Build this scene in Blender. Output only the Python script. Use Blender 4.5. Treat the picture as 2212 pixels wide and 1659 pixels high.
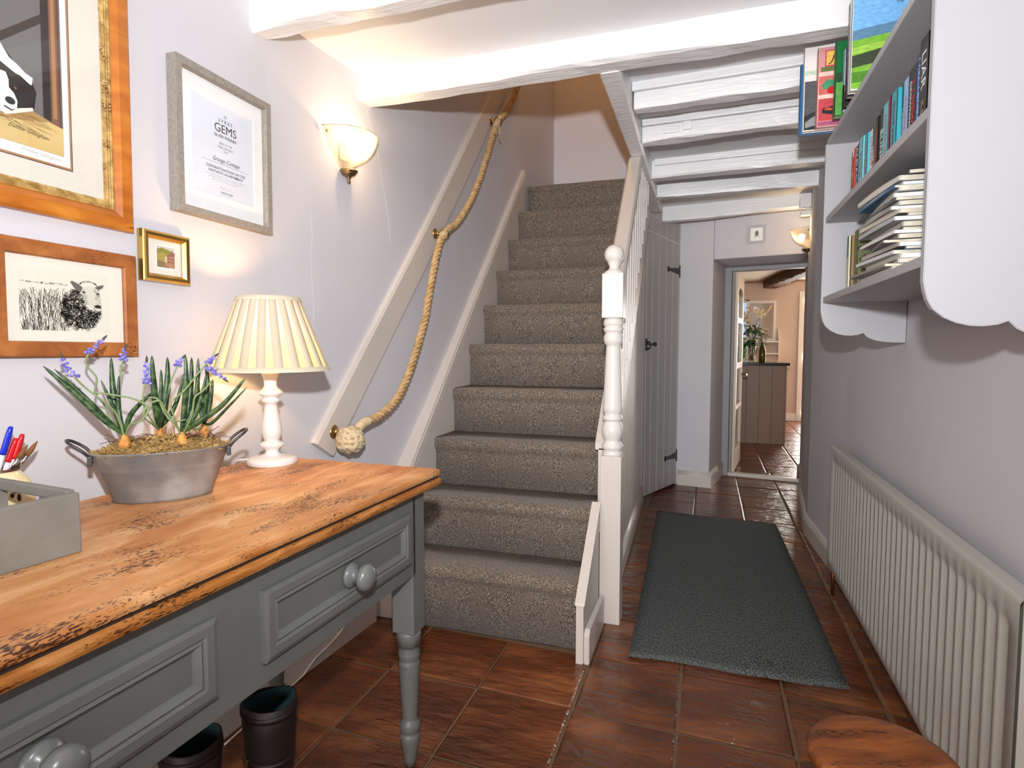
import bpy, bmesh, math, random
from mathutils import Vector, Matrix
from math import sin, cos, pi, radians as R
random.seed(7)
for o in list(bpy.data.objects): bpy.data.objects.remove(o)
SC = bpy.context.scene
COL = SC.collection

# ------------------------------------------------------------------ camera, world, main lights, exposure
cam_d = bpy.data.cameras.new('camera'); cam = bpy.data.objects.new('camera', cam_d); COL.objects.link(cam)
cam_d.sensor_width = 36.0; cam_d.lens = 1283/2212*36; cam_d.clip_start = .02; cam_d.clip_end = 200
cam.location = (0, 0, 1.15); cam.rotation_euler = (R(90-3.68), 0, R(18.21)); SC.camera = cam

SC.view_settings.view_transform = 'Standard'; SC.view_settings.look = 'None'
SC.view_settings.gamma = 1.0; SC.view_settings.use_curve_mapping = False
SC.view_settings.exposure = 0.80
SC.cycles.use_denoising = True
SC.cycles.max_bounces = 8; SC.cycles.diffuse_bounces = 4; SC.cycles.transparent_max_bounces = 12
SC.cycles.caustics_reflective = False; SC.cycles.caustics_refractive = False
SC.cycles.sample_clamp_indirect = 4.0

W = bpy.data.worlds.new('world'); SC.world = W; W.use_nodes = True
_n = W.node_tree.nodes; _sky = _n.new('ShaderNodeTexSky'); _sky.sky_type = 'HOSEK_WILKIE'; _sky.turbidity = 6
_sky.sun_direction = (-.3, -.5, .8)
W.node_tree.links.new(_sky.outputs[0], _n['Background'].inputs[0]); _n['Background'].inputs[1].default_value = 2.2

def area(name, loc, rot, sx, sy, power, col):
    d = bpy.data.lights.new(name, 'AREA'); d.shape = 'RECTANGLE'; d.size = sx; d.size_y = sy; d.energy = power; d.color = col
    o = bpy.data.objects.new(name, d); COL.objects.link(o); o.location = loc; o.rotation_euler = rot; return o
def point(name, loc, power, col, rad=.03, parent=None):
    d = bpy.data.lights.new(name, 'POINT'); d.energy = power; d.color = col; d.shadow_soft_size = rad
    o = bpy.data.objects.new(name, d); COL.objects.link(o); o.location = loc; o.parent = parent; return o
# soft fill light added behind the camera, unseen; window behind it added too
area('added_rear_fill_light', (-.35, -4.02, 1.25), (R(90), 0, 0), 1.8, 1.4, 56, (1, .92, .84))
# the photographer's flash, assumed from the shadows, on top of the camera, tilted up towards the ceiling
_d = bpy.data.lights.new('assumed_camera_flash', 'SPOT'); _d.energy = 47; _d.color = (.95, .97, 1.0); _d.shadow_soft_size = .022; _d.spot_size = R(168); _d.spot_blend = 1.0
_o = bpy.data.objects.new('assumed_camera_flash', _d); COL.objects.link(_o); _o.location = (0, 0, 1.385); _o.rotation_euler = (R(90+16), 0, R(24))
_d.use_nodes = True; _ln = _d.node_tree; _lf = _ln.nodes.new('ShaderNodeLightFalloff'); _lf.inputs[0].default_value = 1.0
_ln.links.new(_lf.outputs['Linear'], _ln.nodes['Emission'].inputs[1])      # linear falloff, slower than a real flash, set to brighten the far hall
# unseen warm light, assumed above the landing at the head of the stairs
point('assumed_landing_light', (-.8, 3.75, 4.1), 7, (1, .50, .18), .06)
# unseen area light added before the kitchen's back door, for glare on the floor
area('kitchen_floor_glare_light', (1.75, 9.90, .98), (R(-90), 0, 0), .72, 1.75, 46, (1, .97, .92))

# ------------------------------------------------------------------ materials
_M = {}
def lin(c):
    return tuple((x/12.92 if x <= .04045 else ((x+.055)/1.055)**2.4) for x in c)
def hexc(h):
    h = h.lstrip('#'); return lin(tuple(int(h[i:i+2], 16)/255 for i in (0, 2, 4)))
class Nd:
    def __init__(s, m): s.m = m; s.t = m.node_tree; s.n = s.t.nodes
    def new(s, k, **kw):
        x = s.n.new('ShaderNode'+k)
        for a, b in kw.items(): setattr(x, a, b)
        return x
    def ln(s, a, b): s.t.links.new(a, b)
def mat(name, col, rough=.5, metal=0, col2=None, scale=8, detail=4, stretch=(1, 1, 1), ramp=(.35, .65), bump=0, bscale=60, bstretch=None, bdist=.002,
        spec=.5, coat=0, rand=False, voronoi=False, trans=0, emit=None, col3=None, ior=None, sheen=0):
    if name in _M: return _M[name]
    m = bpy.data.materials.new(name); m.use_nodes = True; k = Nd(m); b = k.n['Principled BSDF']
    if isinstance(col, str): col = hexc(col)
    if isinstance(col2, str): col2 = hexc(col2)
    b.inputs['Base Color'].default_value = (*col, 1); b.inputs['Roughness'].default_value = rough; b.inputs['Metallic'].default_value = metal
    b.inputs['Specular IOR Level'].default_value = spec; b.inputs['Coat Weight'].default_value = coat; b.inputs['Transmission Weight'].default_value = trans
    b.inputs['Sheen Weight'].default_value = sheen
    if ior: b.inputs['IOR'].default_value = ior
    tc = k.new('TexCoord'); vec = tc.outputs['Object']
    if rand:
        oi = k.new('ObjectInfo'); ad = k.new('VectorMath', operation='MULTIPLY_ADD'); sc = k.new('VectorMath', operation='SCALE')
        cb = k.new('CombineXYZ'); k.ln(oi.outputs['Random'], cb.inputs[0]); k.ln(oi.outputs['Random'], cb.inputs[1]); k.ln(oi.outputs['Random'], cb.inputs[2])
        sc.inputs['Scale'].default_value = 37.0; k.ln(cb.outputs[0], sc.inputs[0])
        ad2 = k.new('VectorMath', operation='ADD'); k.ln(vec, ad2.inputs[0]); k.ln(sc.outputs[0], ad2.inputs[1]); vec = ad2.outputs[0]; k.n.remove(ad)
    def noise(scale, st, det=4):
        mp = k.new('Mapping'); mp.inputs['Scale'].default_value = st; k.ln(vec, mp.inputs[0])
        if voronoi: t = k.new('TexVoronoi'); t.inputs['Scale'].default_value = scale; k.ln(mp.outputs[0], t.inputs[0]); return t.outputs['Distance']
        t = k.new('TexNoise'); t.inputs['Scale'].default_value = scale; t.inputs['Detail'].default_value = det; k.ln(mp.outputs[0], t.inputs[0]); return t.outputs[0]
    if col2 is not None:
        f = noise(scale, stretch, detail); rp = k.new('ValToRGB'); k.ln(f, rp.inputs[0])
        rp.color_ramp.elements[0].position = ramp[0]; rp.color_ramp.elements[1].position = ramp[1]
        rp.color_ramp.elements[0].color = (*col, 1); rp.color_ramp.elements[1].color = (*col2, 1)
        if col3 is not None:
            e = rp.color_ramp.elements.new((ramp[0]+ramp[1])/2); e.color = (*(hexc(col3) if isinstance(col3, str) else col3), 1)
        k.ln(rp.outputs[0], b.inputs['Base Color'])
    if bump:
        f = noise(bscale, bstretch or stretch, 6); bp = k.new('Bump'); bp.inputs['Strength'].default_value = bump; bp.inputs['Distance'].default_value = bdist
        k.ln(f, bp.inputs['Height']); k.ln(bp.outputs[0], b.inputs['Normal'])
    if emit: b.inputs['Emission Color'].default_value = (*emit[0], 1); b.inputs['Emission Strength'].default_value = emit[1]
    _M[name] = m; return m
def pane_mat(name, tint=(1, 1, 1), gloss=.12, rough=.02):
    m = bpy.data.materials.new(name); m.use_nodes = True; k = Nd(m); k.n.remove(k.n['Principled BSDF'])
    tr = k.new('BsdfTransparent'); tr.inputs[0].default_value = (*tint, 1); gl = k.new('BsdfGlossy'); gl.inputs['Roughness'].default_value = rough
    lw = k.new('LayerWeight'); lw.inputs[0].default_value = .5; pw = k.new('Math', operation='POWER'); pw.inputs[1].default_value = 4; k.ln(lw.outputs['Facing'], pw.inputs[0])
    fr = k.new('Math', operation='MULTIPLY_ADD'); fr.inputs[1].default_value = .7; fr.inputs[2].default_value = .045; k.ln(pw.outputs[0], fr.inputs[0]); mx = k.new('MixShader'); k.ln(fr.outputs[0], mx.inputs[0])
    k.ln(tr.outputs[0], mx.inputs[1]); k.ln(gl.outputs[0], mx.inputs[2]); k.ln(mx.outputs[0], k.n['Material Output'].inputs[0]); return m
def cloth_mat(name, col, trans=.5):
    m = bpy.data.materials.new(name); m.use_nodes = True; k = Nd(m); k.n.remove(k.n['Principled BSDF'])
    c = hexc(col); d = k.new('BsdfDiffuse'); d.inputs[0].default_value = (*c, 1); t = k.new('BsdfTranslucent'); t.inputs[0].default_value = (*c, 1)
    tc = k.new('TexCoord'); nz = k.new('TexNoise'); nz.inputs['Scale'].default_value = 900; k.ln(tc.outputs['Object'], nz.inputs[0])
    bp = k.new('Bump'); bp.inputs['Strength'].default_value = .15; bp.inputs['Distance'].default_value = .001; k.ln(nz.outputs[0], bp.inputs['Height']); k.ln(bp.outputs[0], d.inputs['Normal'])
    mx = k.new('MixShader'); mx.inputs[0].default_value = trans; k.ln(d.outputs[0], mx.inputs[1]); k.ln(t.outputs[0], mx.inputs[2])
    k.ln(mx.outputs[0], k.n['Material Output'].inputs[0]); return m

M_WALL = mat('wall_paint', (.62, .605, .635), .85, col2=(.59, .575, .61), scale=1.5, bump=.12, bscale=18, bdist=.004)
M_CEIL = mat('ceiling_paint', (.80, .79, .80), .85, bump=.15, bscale=14, bdist=.004)
M_BEAM = mat('beam_white_gloss', (.82, .815, .82), .35, bump=.5, bscale=26, bstretch=(.5, 3, 3), bdist=.006)
M_TRIM = mat('bone_trim_paint', (.62, .56, .51), .38, bump=.05, bscale=30)
M_TRIMW = mat('newel_white_paint', (.74, .70, .66), .25)
M_DOORG = mat('cupboard_door_paint', (.37, .36, .35), .35, bump=.05, bscale=40)
M_GROOVE_HI = mat('board_groove_highlight', (.72, .71, .69), .4)  # paler than the boards: highlights along the grooves put into the colour
M_SHELF = mat('bookshelf_grey_paint', (.40, .40, .42), .45, bump=.12, bscale=20, bstretch=(6, 1, 6), bdist=.001)
M_RAD = mat('radiator_enamel', (.43, .41, .365), .35)
M_BLACK = mat('black_iron', (.012, .012, .014), .45)
M_BRASS = mat('brass', (.62, .44, .18), .22, 1)
M_ABRASS = mat('antique_brass', (.32, .23, .11), .3, 1)
M_CARPET = mat('stair_carpet', '#3b332d', .95, col2='#b0a294', scale=330, detail=1.5, ramp=(.34, .68), col3='#6e6257', bump=.7, bscale=330, bdist=.003, spec=.1, sheen=.2)
M_MAT = mat('runner_mat', '#1b1e20', .95, col2='#828785', scale=260, detail=3, stretch=(1, .4, 1), ramp=(.32, .78), bump=.8, bscale=200, bstretch=(1.2, .12, 1), bdist=.003, spec=.1)

# ------------------------------------------------------------------ mesh building helpers
class MB:
    def __init__(s): s.bm = bmesh.new(); s.T = Matrix.Identity(4)
    def v(s, p): return s.bm.verts.new(s.T @ Vector(p))
    def face(s, vs, smooth=False):
        try:
            f = s.bm.faces.new(vs); f.smooth = smooth; return f
        except ValueError: return None
    def poly(s, pts): return s.face([s.v(p) for p in pts])
    def box(s, x0, x1, y0, y1, z0, z1, bev=0):
        vs = [s.v(p) for p in ((x0, y0, z0), (x1, y0, z0), (x1, y1, z0), (x0, y1, z0), (x0, y0, z1), (x1, y0, z1), (x1, y1, z1), (x0, y1, z1))]
        fs = [s.face([vs[i] for i in q]) for q in ((3, 2, 1, 0), (4, 5, 6, 7), (0, 1, 5, 4), (1, 2, 6, 5), (2, 3, 7, 6), (3, 0, 4, 7))]
        if bev:
            es = list({e for f in fs for e in f.edges})
            bmesh.ops.bevel(s.bm, geom=es, offset=bev, segments=2, profile=.6, affect='EDGES')
        return s
    def hexa(s, p8):
        vs = [s.v(p) for p in p8]
        for q in ((3, 2, 1, 0), (4, 5, 6, 7), (0, 1, 5, 4), (1, 2, 6, 5), (2, 3, 7, 6), (3, 0, 4, 7)): s.face([vs[i] for i in q])
        return s
    def prism(s, pts2, a, b, axis='x', bev=0):
        def mk(u, w, t): return {'x': (t, u, w), 'y': (u, t, w), 'z': (u, w, t)}[axis]
        A = [s.v(mk(u, w, a)) for u, w in pts2]; B = [s.v(mk(u, w, b)) for u, w in pts2]; n = len(A)
        fs = [s.face(A), s.face(B[::-1])] + [s.face([A[i], B[i], B[(i+1) % n], A[(i+1) % n]]) for i in range(n)]
        bmesh.ops.recalc_face_normals(s.bm, faces=[f for f in fs if f])
        if bev:
            es = list({e for f in fs[:2] for e in f.edges}); bmesh.ops.bevel(s.bm, geom=es, offset=bev, segments=2, affect='EDGES')
        return s
    def lathe(s, prof, n=24, c=(0, 0, 0), a0=0, a1=2*pi, cap=True, smooth=True, ribs=0, rdep=0, ey=1.0):
        full = abs(a1-a0-2*pi) < 1e-6; rings = []; cnt = n if full else n+1
        for r, z in prof:
            rg = []
            for i in range(cnt):
                a = a0+(a1-a0)*i/n; rr = r*(1+rdep*(1 if (i % 2) else -1)) if ribs else r
                rg.append(s.v((c[0]+rr*cos(a), c[1]+rr*sin(a)*ey, c[2]+z)))
            rings.append(rg)
        for k in range(len(rings)-1):
            for i in range(cnt if full else cnt-1):
                j = (i+1) % cnt; s.face([rings[k][i], rings[k][j], rings[k+1][j], rings[k+1][i]], smooth)
        if cap and full:
            if prof[0][0] > 1e-6: s.face(rings[0][::-1])
            if prof[-1][0] > 1e-6: s.face(rings[-1])
        return s
    def tube(s, pts, r, n=8, cap=True, closed=False, smooth=True):
        pts = [Vector(p) for p in pts]; N = len(pts); rs = r if isinstance(r, (list, tuple)) else [r]*N
        up = Vector((0, 0, 1)); rings = []; prev = None
        for i, p in enumerate(pts):
            t = (pts[(i+1) % N]-pts[i-1]) if closed else (pts[min(i+1, N-1)]-pts[max(i-1, 0)])
            t.normalize()
            if prev is None:
                a = up if abs(t.z) < .95 else Vector((1, 0, 0)); u = t.cross(a).normalized()
            else:
                u = prev-t*prev.dot(t); u = u.normalized() if u.length > 1e-6 else t.orthogonal().normalized()
            prev = u; w = t.cross(u)
            rings.append([s.v(p+(u*cos(2*pi*k/n)+w*sin(2*pi*k/n))*rs[i]) for k in range(n)])
        for i in range(N if closed else N-1):
            A, B = rings[i], rings[(i+1) % N]
            for k in range(n): s.face([A[k], A[(k+1) % n], B[(k+1) % n], B[k]], smooth)
        if cap and not closed: s.face(rings[0][::-1]); s.face(rings[-1])
        return s
    def ball(s, c, r, n=10, m=6, sc=(1, 1, 1)):
        prof = [(r*sin(pi*k/m), -r*cos(pi*k/m)) for k in range(m+1)]; rings = []
        top = s.v((c[0], c[1], c[2]+r*sc[2])); bot = s.v((c[0], c[1], c[2]-r*sc[2]))
        for rr, z in prof[1:-1]: rings.append([s.v((c[0]+rr*cos(2*pi*i/n)*sc[0], c[1]+rr*sin(2*pi*i/n)*sc[1], c[2]+z*sc[2])) for i in range(n)])
        for i in range(n):
            j = (i+1) % n; s.face([bot, rings[0][j], rings[0][i]], True); s.face([rings[-1][i], rings[-1][j], top], True)
            for k in range(len(rings)-1): s.face([rings[k][i], rings[k][j], rings[k+1][j], rings[k+1][i]], True)
        return s
    def ribbon(s, pts, side, widths, th=.0008):
        pts = [Vector(p) for p in pts]; L = []; Rr = []; L2 = []; R2 = []
        for p, w, sd in zip(pts, widths, side):
            sd = Vector(sd).normalized(); i = len(L); q = pts[min(i+1, len(pts)-1)]-pts[max(i-1, 0)]; nn = q.cross(sd).normalized()*th
            L.append(s.v(p-sd*w+nn)); Rr.append(s.v(p+sd*w+nn)); L2.append(s.v(p-sd*w-nn)); R2.append(s.v(p+sd*w-nn))
        for i in range(len(pts)-1):
            s.face([L[i], Rr[i], Rr[i+1], L[i+1]], True); s.face([L2[i+1], R2[i+1], R2[i], L2[i]], True)
            s.face([L[i], L[i+1], L2[i+1], L2[i]]); s.face([Rr[i+1], Rr[i], R2[i], R2[i+1]])
        s.face([L[0], L2[0], R2[0], Rr[0]]); s.face([L[-1], Rr[-1], R2[-1], L2[-1]]); return s
    def mesh(s, name, m=None):
        bmesh.ops.recalc_face_normals(s.bm, faces=s.bm.faces[:])
        me = bpy.data.meshes.new(name); s.bm.to_mesh(me); s.bm.free()
        if m: me.materials.append(m)
        return me
    def build(s, name, m, parent=None, loc=None, rot=None, label=None):
        me = s.mesh(name, m); o = bpy.data.objects.new(name, me); COL.objects.link(o); o.parent = parent
        if loc: o.location = loc
        if rot: o.rotation_euler = rot
        if label: o['label'] = label
        return o
def tag(o, label, cat, group=None, kind=None):
    o['label'] = label; o['category'] = cat
    if group: o['group'] = group
    if kind: o['kind'] = kind
    return o
def thing(name, label, cat, loc=(0, 0, 0), rz=0, group=None, kind=None):
    o = bpy.data.objects.new(name, None); COL.objects.link(o); o.location = loc; o.rotation_euler = (0, 0, rz); o.empty_display_size = .05
    return tag(o, label, cat, group, kind)
def struct(o, label=None):
    o['kind'] = 'structure'
    if label: o['label'] = label
    return o
def add(name, me, parent, loc=(0, 0, 0), rot=(0, 0, 0), sc=(1, 1, 1)):
    o = bpy.data.objects.new(name, me); COL.objects.link(o); o.parent = parent; o.location = loc; o.rotation_euler = rot; o.scale = sc; return o
def text(s, size, m, parent, loc, rot, name='lettering', ext=.0002, align='CENTER', sx=1, shear=0, bold=0):
    cu = bpy.data.curves.new(name, 'FONT'); cu.body = s; cu.size = size; cu.align_x = align; cu.align_y = 'CENTER'; cu.extrude = ext; cu.shear = shear; cu.offset = bold; cu.resolution_u = 2
    t = bpy.data.objects.new('_t', cu); COL.objects.link(t); bpy.context.view_layer.update()
    me = bpy.data.meshes.new_from_object(t.evaluated_get(bpy.context.evaluated_depsgraph_get())); bpy.data.objects.remove(t); bpy.data.curves.remove(cu)
    me.materials.clear(); me.materials.append(m); me.name = name
    o = add(name, me, parent, loc, rot, (sx, 1, 1)); return o
def smooth_path(pts, k=6):
    pts = [Vector(p) for p in pts]; out = []; N = len(pts)
    for i in range(N-1):
        p0, p1, p2, p3 = pts[max(i-1, 0)], pts[i], pts[i+1], pts[min(i+2, N-1)]
        for j in range(k):
            t = j/k; out.append(.5*((2*p1)+(p2-p0)*t+(2*p0-5*p1+4*p2-p3)*t*t+(3*p1-p0-3*p2+p3)*t**3))
    out.append(pts[-1]); return out
# ------------------------------------------------------------------ floor with slate tiles
M_GROUT = mat('grout', '#6a543e', .9)
M_TILE = mat('slate_tile', '#4d2712', .22, col2='#8a532e', scale=3.2, detail=8, stretch=(1, 2.2, 1), ramp=(.3, .72), rand=True, col3='#633318', bump=1.0, bscale=8, bstretch=(1.4, 3.5, 1), bdist=.014, spec=.6)
fl = MB(); fl.box(-2.2, 2.2, -4.3, 10.2, -.05, -.006); FLOOR = struct(fl.build('floor', M_GROUT), 'red brown slate tiled floor')
def tile(x0, x1, r0, r1, skew=-.045, j=.0035):
    g = .003; m = MB(); rnd = random.uniform; dz = rnd(-.0015, .0015)
    P = [(x0+g+rnd(0, j), r0+g+rnd(0, j)), (x1-g-rnd(0, j), r0+g+rnd(0, j)), (x1-g-rnd(0, j), r1-g-rnd(0, j)), (x0+g+rnd(0, j), r1-g-rnd(0, j))]
    P = [(x, y+skew*(x+1.05)) for x, y in P]; cx = sum(p[0] for p in P)/4; cy = sum(p[1] for p in P)/4
    b = .005; lo = [m.v((x-cx, y-cy, -.0055)) for x, y in P]
    mid = [m.v((x-cx, y-cy, -b*.7+dz)) for x, y in P]; hi = [m.v(((x-cx)*(1-2*b/abs(x1-x0)*1.3), (y-cy)*(1-2*b/abs(r1-r0)*1.3), dz+rnd(-.0006, .0006))) for x, y in P]
    for A, B in ((lo, mid), (mid, hi)):
        for i in range(4): m.face([A[i], A[(i+1) % 4], B[(i+1) % 4], B[i]])
    m.face(hi); m.face(lo[::-1]); return m.build('tile', M_TILE, FLOOR, (cx, cy, 0))
XS = [-1.72, -1.39, -1.056, -.715, -.388, -.065, .262, .56, .88]
YS = [.12, .45, .79, 1.125, 1.47, 1.815, 2.15, 2.48, 2.81, 3.14, 3.49, 3.83, 4.2, 4.55, 4.88, 5.2, 5.52, 5.86]
for i in range(len(XS)-1):
    for k in range(len(YS)-1):
        if XS[i] < -.6 and YS[k] > 1.9: continue
        if XS[i] < -.3 and YS[k] > 5.1: continue
        tile(XS[i], XS[i+1], YS[k], YS[k+1])
YK = [5.86+.345*i for i in range(13)]; XK = [-.07, .235, .535, .84, 1.15, 1.46, 1.77]
for i in range(len(XK)-1):
    for k in range(len(YK)-1):
        if XK[i+1] < .6 and YK[k] > 7.6: continue
        tile(XK[i], XK[i+1], YK[k], YK[k+1], -.05)

# ------------------------------------------------------------------ walls
def wall_poly(name, pts, out, z0, z1, m, label):
    b = MB(); A = []
    for x, y in pts: A.append([b.v((x, y, z0)), b.v((x, y, z1)), b.v((x+out, y, z1)), b.v((x+out, y, z0))])
    for i in range(len(A)-1):
        for k in range(4): b.face([A[i][k], A[i+1][k], A[i+1][(k+1) % 4], A[i][(k+1) % 4]])
    b.face(A[0]); b.face(A[-1][::-1]); return struct(b.build(name, m), label)
WL = [(-1.48, -4.2), (-1.36, .3), (-1.345, 1.0), (-1.345, 1.6), (-1.33, 1.9), (-1.315, 2.15), (-1.29, 2.6), (-1.28, 3.0), (-1.265, 4.0), (-1.25, 5.1)]
def wlx(y):
    for (xa, ya), (xb, yb) in zip(WL, WL[1:]):
        if ya <= y <= yb: return xa+(xb-xa)*(y-ya)/(yb-ya)
    return WL[-1][0]
WALL_L = wall_poly('wall_left', WL, -.25, 0, 4.3, M_WALL, 'pale lilac grey plaster wall on the left')
WR = [(.70, -4.2), (.655, 2.4), (.64, 3.2), (.615, 3.7), (.604, 4.0), (.632, 4.3), (.672, 4.75), (.755, 5.31), (.79, 5.72)]
WALL_R = wall_poly('wall_right', WR, .25, 0, 2.4, M_WALL, 'grey plaster wall bulging on the right')
_b = MB(); _b.box(-1.9, -1.25, -4.3, -4.1, 0, 2.4); _b.box(.55, 1.1, -4.3, -4.1, 0, 2.4); _b.box(-1.25, .55, -4.3, -4.1, 0, .6); _b.box(-1.25, .55, -4.3, -4.1, 1.9, 2.4)  # window opening here is added to go with the rear fill light
struct(_b.build('wall_front', M_WALL), 'plaster wall behind the photographer with an added window opening')
_b = MB(); _b.box(-1.25, .55, -4.24, -4.18, .6, .65); _b.box(-1.25, .55, -4.24, -4.18, 1.85, 1.9); _b.box(-1.25, -1.2, -4.24, -4.18, .6, 1.9); _b.box(.5, .55, -4.24, -4.18, .6, 1.9); _b.box(-.375, -.325, -4.24, -4.18, .6, 1.9)  # unseen window frame, made up around that added opening
ADDED_WIN = struct(_b.build('added_window_1', M_TRIM), 'unseen window added behind the photographer with the fill light')
# hairline plaster cracks near the wall light
M_CRACK = mat('crack_filler', (.68, .665, .69), .9)
for pts in ([(2.14, 2.09), (2.20, 1.98), (2.245, 1.83), (2.285, 1.68), (2.30, 1.58)], [(1.79, 1.66), (1.80, 1.55), (1.79, 1.42), (1.80, 1.30), (1.795, 1.17)]):
    m = MB(); m.tube([(wlx(y)+.0002+random.uniform(0, .0004), y+random.uniform(-.003, .003), z) for y, z in smooth_path([(a, b, 0) for a, b in pts], 5) and [(p.x, p.y) for p in smooth_path([(a, b, 0) for a, b in pts], 5)]], .0005, 4)
    m.build('plaster_crack', M_CRACK, WALL_L)
# end wall with deep doorway reveal, turned a little
ENDR = R(-10.8)
def endw(u, v): return (u*cos(ENDR)-v*sin(ENDR), 5.02+u*sin(ENDR)+v*cos(ENDR))
_b = MB(); _b.box(-.42, .03, 0, .64, 0, 2.4, .012); _b.box(.03, 1.1, 0, .64, 1.83, 2.4, .012); _b.box(.795, 1.1, .42, .64, 0, 1.84)
WALL_E = struct(_b.build('wall_end', M_WALL, None, (0, 5.02, 0), (0, 0, ENDR)), 'pale grey end wall with a deep doorway')
_b = MB(); _b.box(-.30, -.229, 0, .02, 0, .115); 
def skirting(name, pts, inward, h=.115, t=.02, z0=0, label=None, m=None):
    b = MB(); prof = [(0, 0), (t, 0), (t, h*.72), (t*.75, h*.8), (t*.6, h*.9), (t*.25, h*.97), (0, h)]; A = []
    for i, p in enumerate(pts):
        p = Vector((p[0], p[1], 0)); q = Vector((*pts[min(i+1, len(pts)-1)][:2], 0))-Vector((*pts[max(i-1, 0)][:2], 0)); n = Vector((-q.y, q.x, 0)).normalized()*inward
        A.append([b.v(p+n*u+Vector((0, 0, z0+w))) for u, w in prof])
    for i in range(len(A)-1):
        for k in range(len(prof)-1): b.face([A[i][k], A[i+1][k], A[i+1][k+1], A[i][k+1]], k > 1)
    b.face(A[0]); b.face(A[-1][::-1]); return struct(b.build(name, m or M_TRIM), label)
_b.bm.free()
skirting('baseboard_right', [p for p in smooth_path([(x, y, 0) for x, y in WR[1:]], 5)], 1, label='white gloss skirting curving along the right wall')
skirting('baseboard_left', [(wlx(y)+.001, y) for y in (-4.0, 0, .5, 1.0, 1.3, 1.6, 1.9, 2.12)], -1, .17, .022, label='bone painted skirting behind the table')
e0, e1, e2 = endw(-.22, 0), endw(.03, 0), endw(.03, .55)
skirting('baseboard_end', [e0, e1, e2], -1, .125, .02, label='white skirting wrapping the doorway corner')

# ------------------------------------------------------------------ ceilings
CZ = 2.205
_b = MB(); _b.box(-1.9, 1.1, -4.3, 2.13, CZ, CZ+.12); _b.box(-.385, 1.1, 2.13, 5.8, CZ, CZ+.12)
struct(_b.build('ceiling', M_CEIL), 'white plaster ceiling between the beams')
_b = MB(); _b.box(-1.6, -.2, 2.0, 5.2, 4.3, 4.4); struct(_b.build('ceiling_stairwell', M_CEIL), 'ceiling high above the stairs')
_b = MB(); _b.box(-1.6, -.2, 4.93, 5.05, 2.2, 4.35); struct(_b.build('wall_stairwell', M_WALL), 'pale wall at the head of the stairs')
_b = MB(); _b.box(-1.6, -.2, 2.07, 2.13, CZ+.1, 4.35); struct(_b.build('wall_stairwell_front', M_WALL), 'wall above the stair opening')
_b = MB(); _b.box(-.385, -.30, 2.1, 5.0, CZ+.1, 4.35); struct(_b.build('wall_stairwell_right', M_WALL), 'wall above the trimmer beam')

# ------------------------------------------------------------------ beams (hand hewn, painted white)
def hewn(name, p0, p1, w, h, label, jit=.005, m=None, cat='beam', step=.07, seed=1, group='white painted ceiling beams'):
    rg = random.Random(seed); a = Vector(p0); b_ = Vector(p1); L = (b_-a).length; n = max(4, int(L/step)); b = MB(); d = (b_-a)/L; s = Vector((-d.y, d.x, 0)); rings = []
    ch = .008; prof = [(0, h), (0, ch), (ch, 0), (w-ch, 0), (w, ch), (w, h)]
    off = [[0, 0] for _ in prof]
    for i in range(n+1):
        row = []
        for k, (u, z) in enumerate(prof):
            off[k][0] = off[k][0]*.75+rg.uniform(-jit, jit)*.6; off[k][1] = off[k][1]*.75+rg.uniform(-jit, jit)*.6
            row.append(b.v(a+d*(L*i/n)+s*(u+off[k][0])+Vector((0, 0, z+(off[k][1] if z < h else 0)))))
        rings.append(row)
    K = len(prof)
    for i in range(n):
        for k in range(K): b.face([rings[i][k], rings[i+1][k], rings[i+1][(k+1) % K], rings[i][(k+1) % K]], False)
    b.face(rings[0]); b.face(rings[-1][::-1]); o = b.build(name, m or M_BEAM); return tag(o, label, cat, group)
BZ = 2.11; BH = CZ-BZ+.004
hewn('ceiling_beam', (-1.345, 1.535, BZ), (.66, 1.50, BZ), .072, BH, 'white ceiling beam nearest the camera, above the framed certificate', seed=3, jit=.007)
hewn('ceiling_beam', (-1.32, 2.085, BZ), (.655, 2.065, BZ), .085, BH+.04, 'wide white beam across the foot of the stairs', seed=4)
tb = hewn('trimmer_beam', (-.385+.075, 2.16, BZ), (-.41+.075, 4.45, BZ), .075, BH+.04, 'smooth white trimmer running back above the banister', jit=.0015, seed=5)
HB = [(2.515, 2.46, .062, -.335, .66, 'white hall beam directly behind the wide beam, beside the book covers', 6, .006),
      (2.93, 2.87, .075, -.345, .65, 'ragged white hall beam with split and notched edges', 7, .009),
      (3.555, 3.50, .085, -.36, .625, 'third white hall beam, catching the shadow of the books', 8, .004),
      (4.01, 3.98, .085, -.38, .62, 'white hall beam with knot above the cupboard door', 9, .005)]
for y0, y1, w, xa, xb, lab, sd, jt in HB: hewn('ceiling_beam', (xa+.03, y0, BZ), (xb, y1, BZ), w, BH, lab, seed=sd, jit=jt)
hewn('ceiling_beam', (-.36, 4.73, BZ-.015), (.69, 4.62, BZ+.01), .08, BH+.03, 'farthest white hall beam, close to the doorway wall', seed=10, jit=.005)
# moulded fillets along the top of two hall beams
for y, x1, s in ((2.50, .64, 'thin white fillet above the beam beside the book covers'), (2.90, .64, 'thin white fillet above the ragged notched beam'), (3.54, .61, 'thin white fillet above the third hall beam')):
    m = MB(); m.box(-.31, x1, y-.018, y, 2.172, CZ+.001, .004); o = m.build('ceiling_fillet', M_BEAM); o.rotation_euler = (0, 0, R(-3.2)); o.location = (-.03, .01*0, 0)
    o.location = Vector((-.31, y, 0))-Matrix.Rotation(R(-3.2), 3, 'Z') @ Vector((-.31, y, 0)); tag(o, s, 'moulding', 'fillets on the hall beams')
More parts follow.
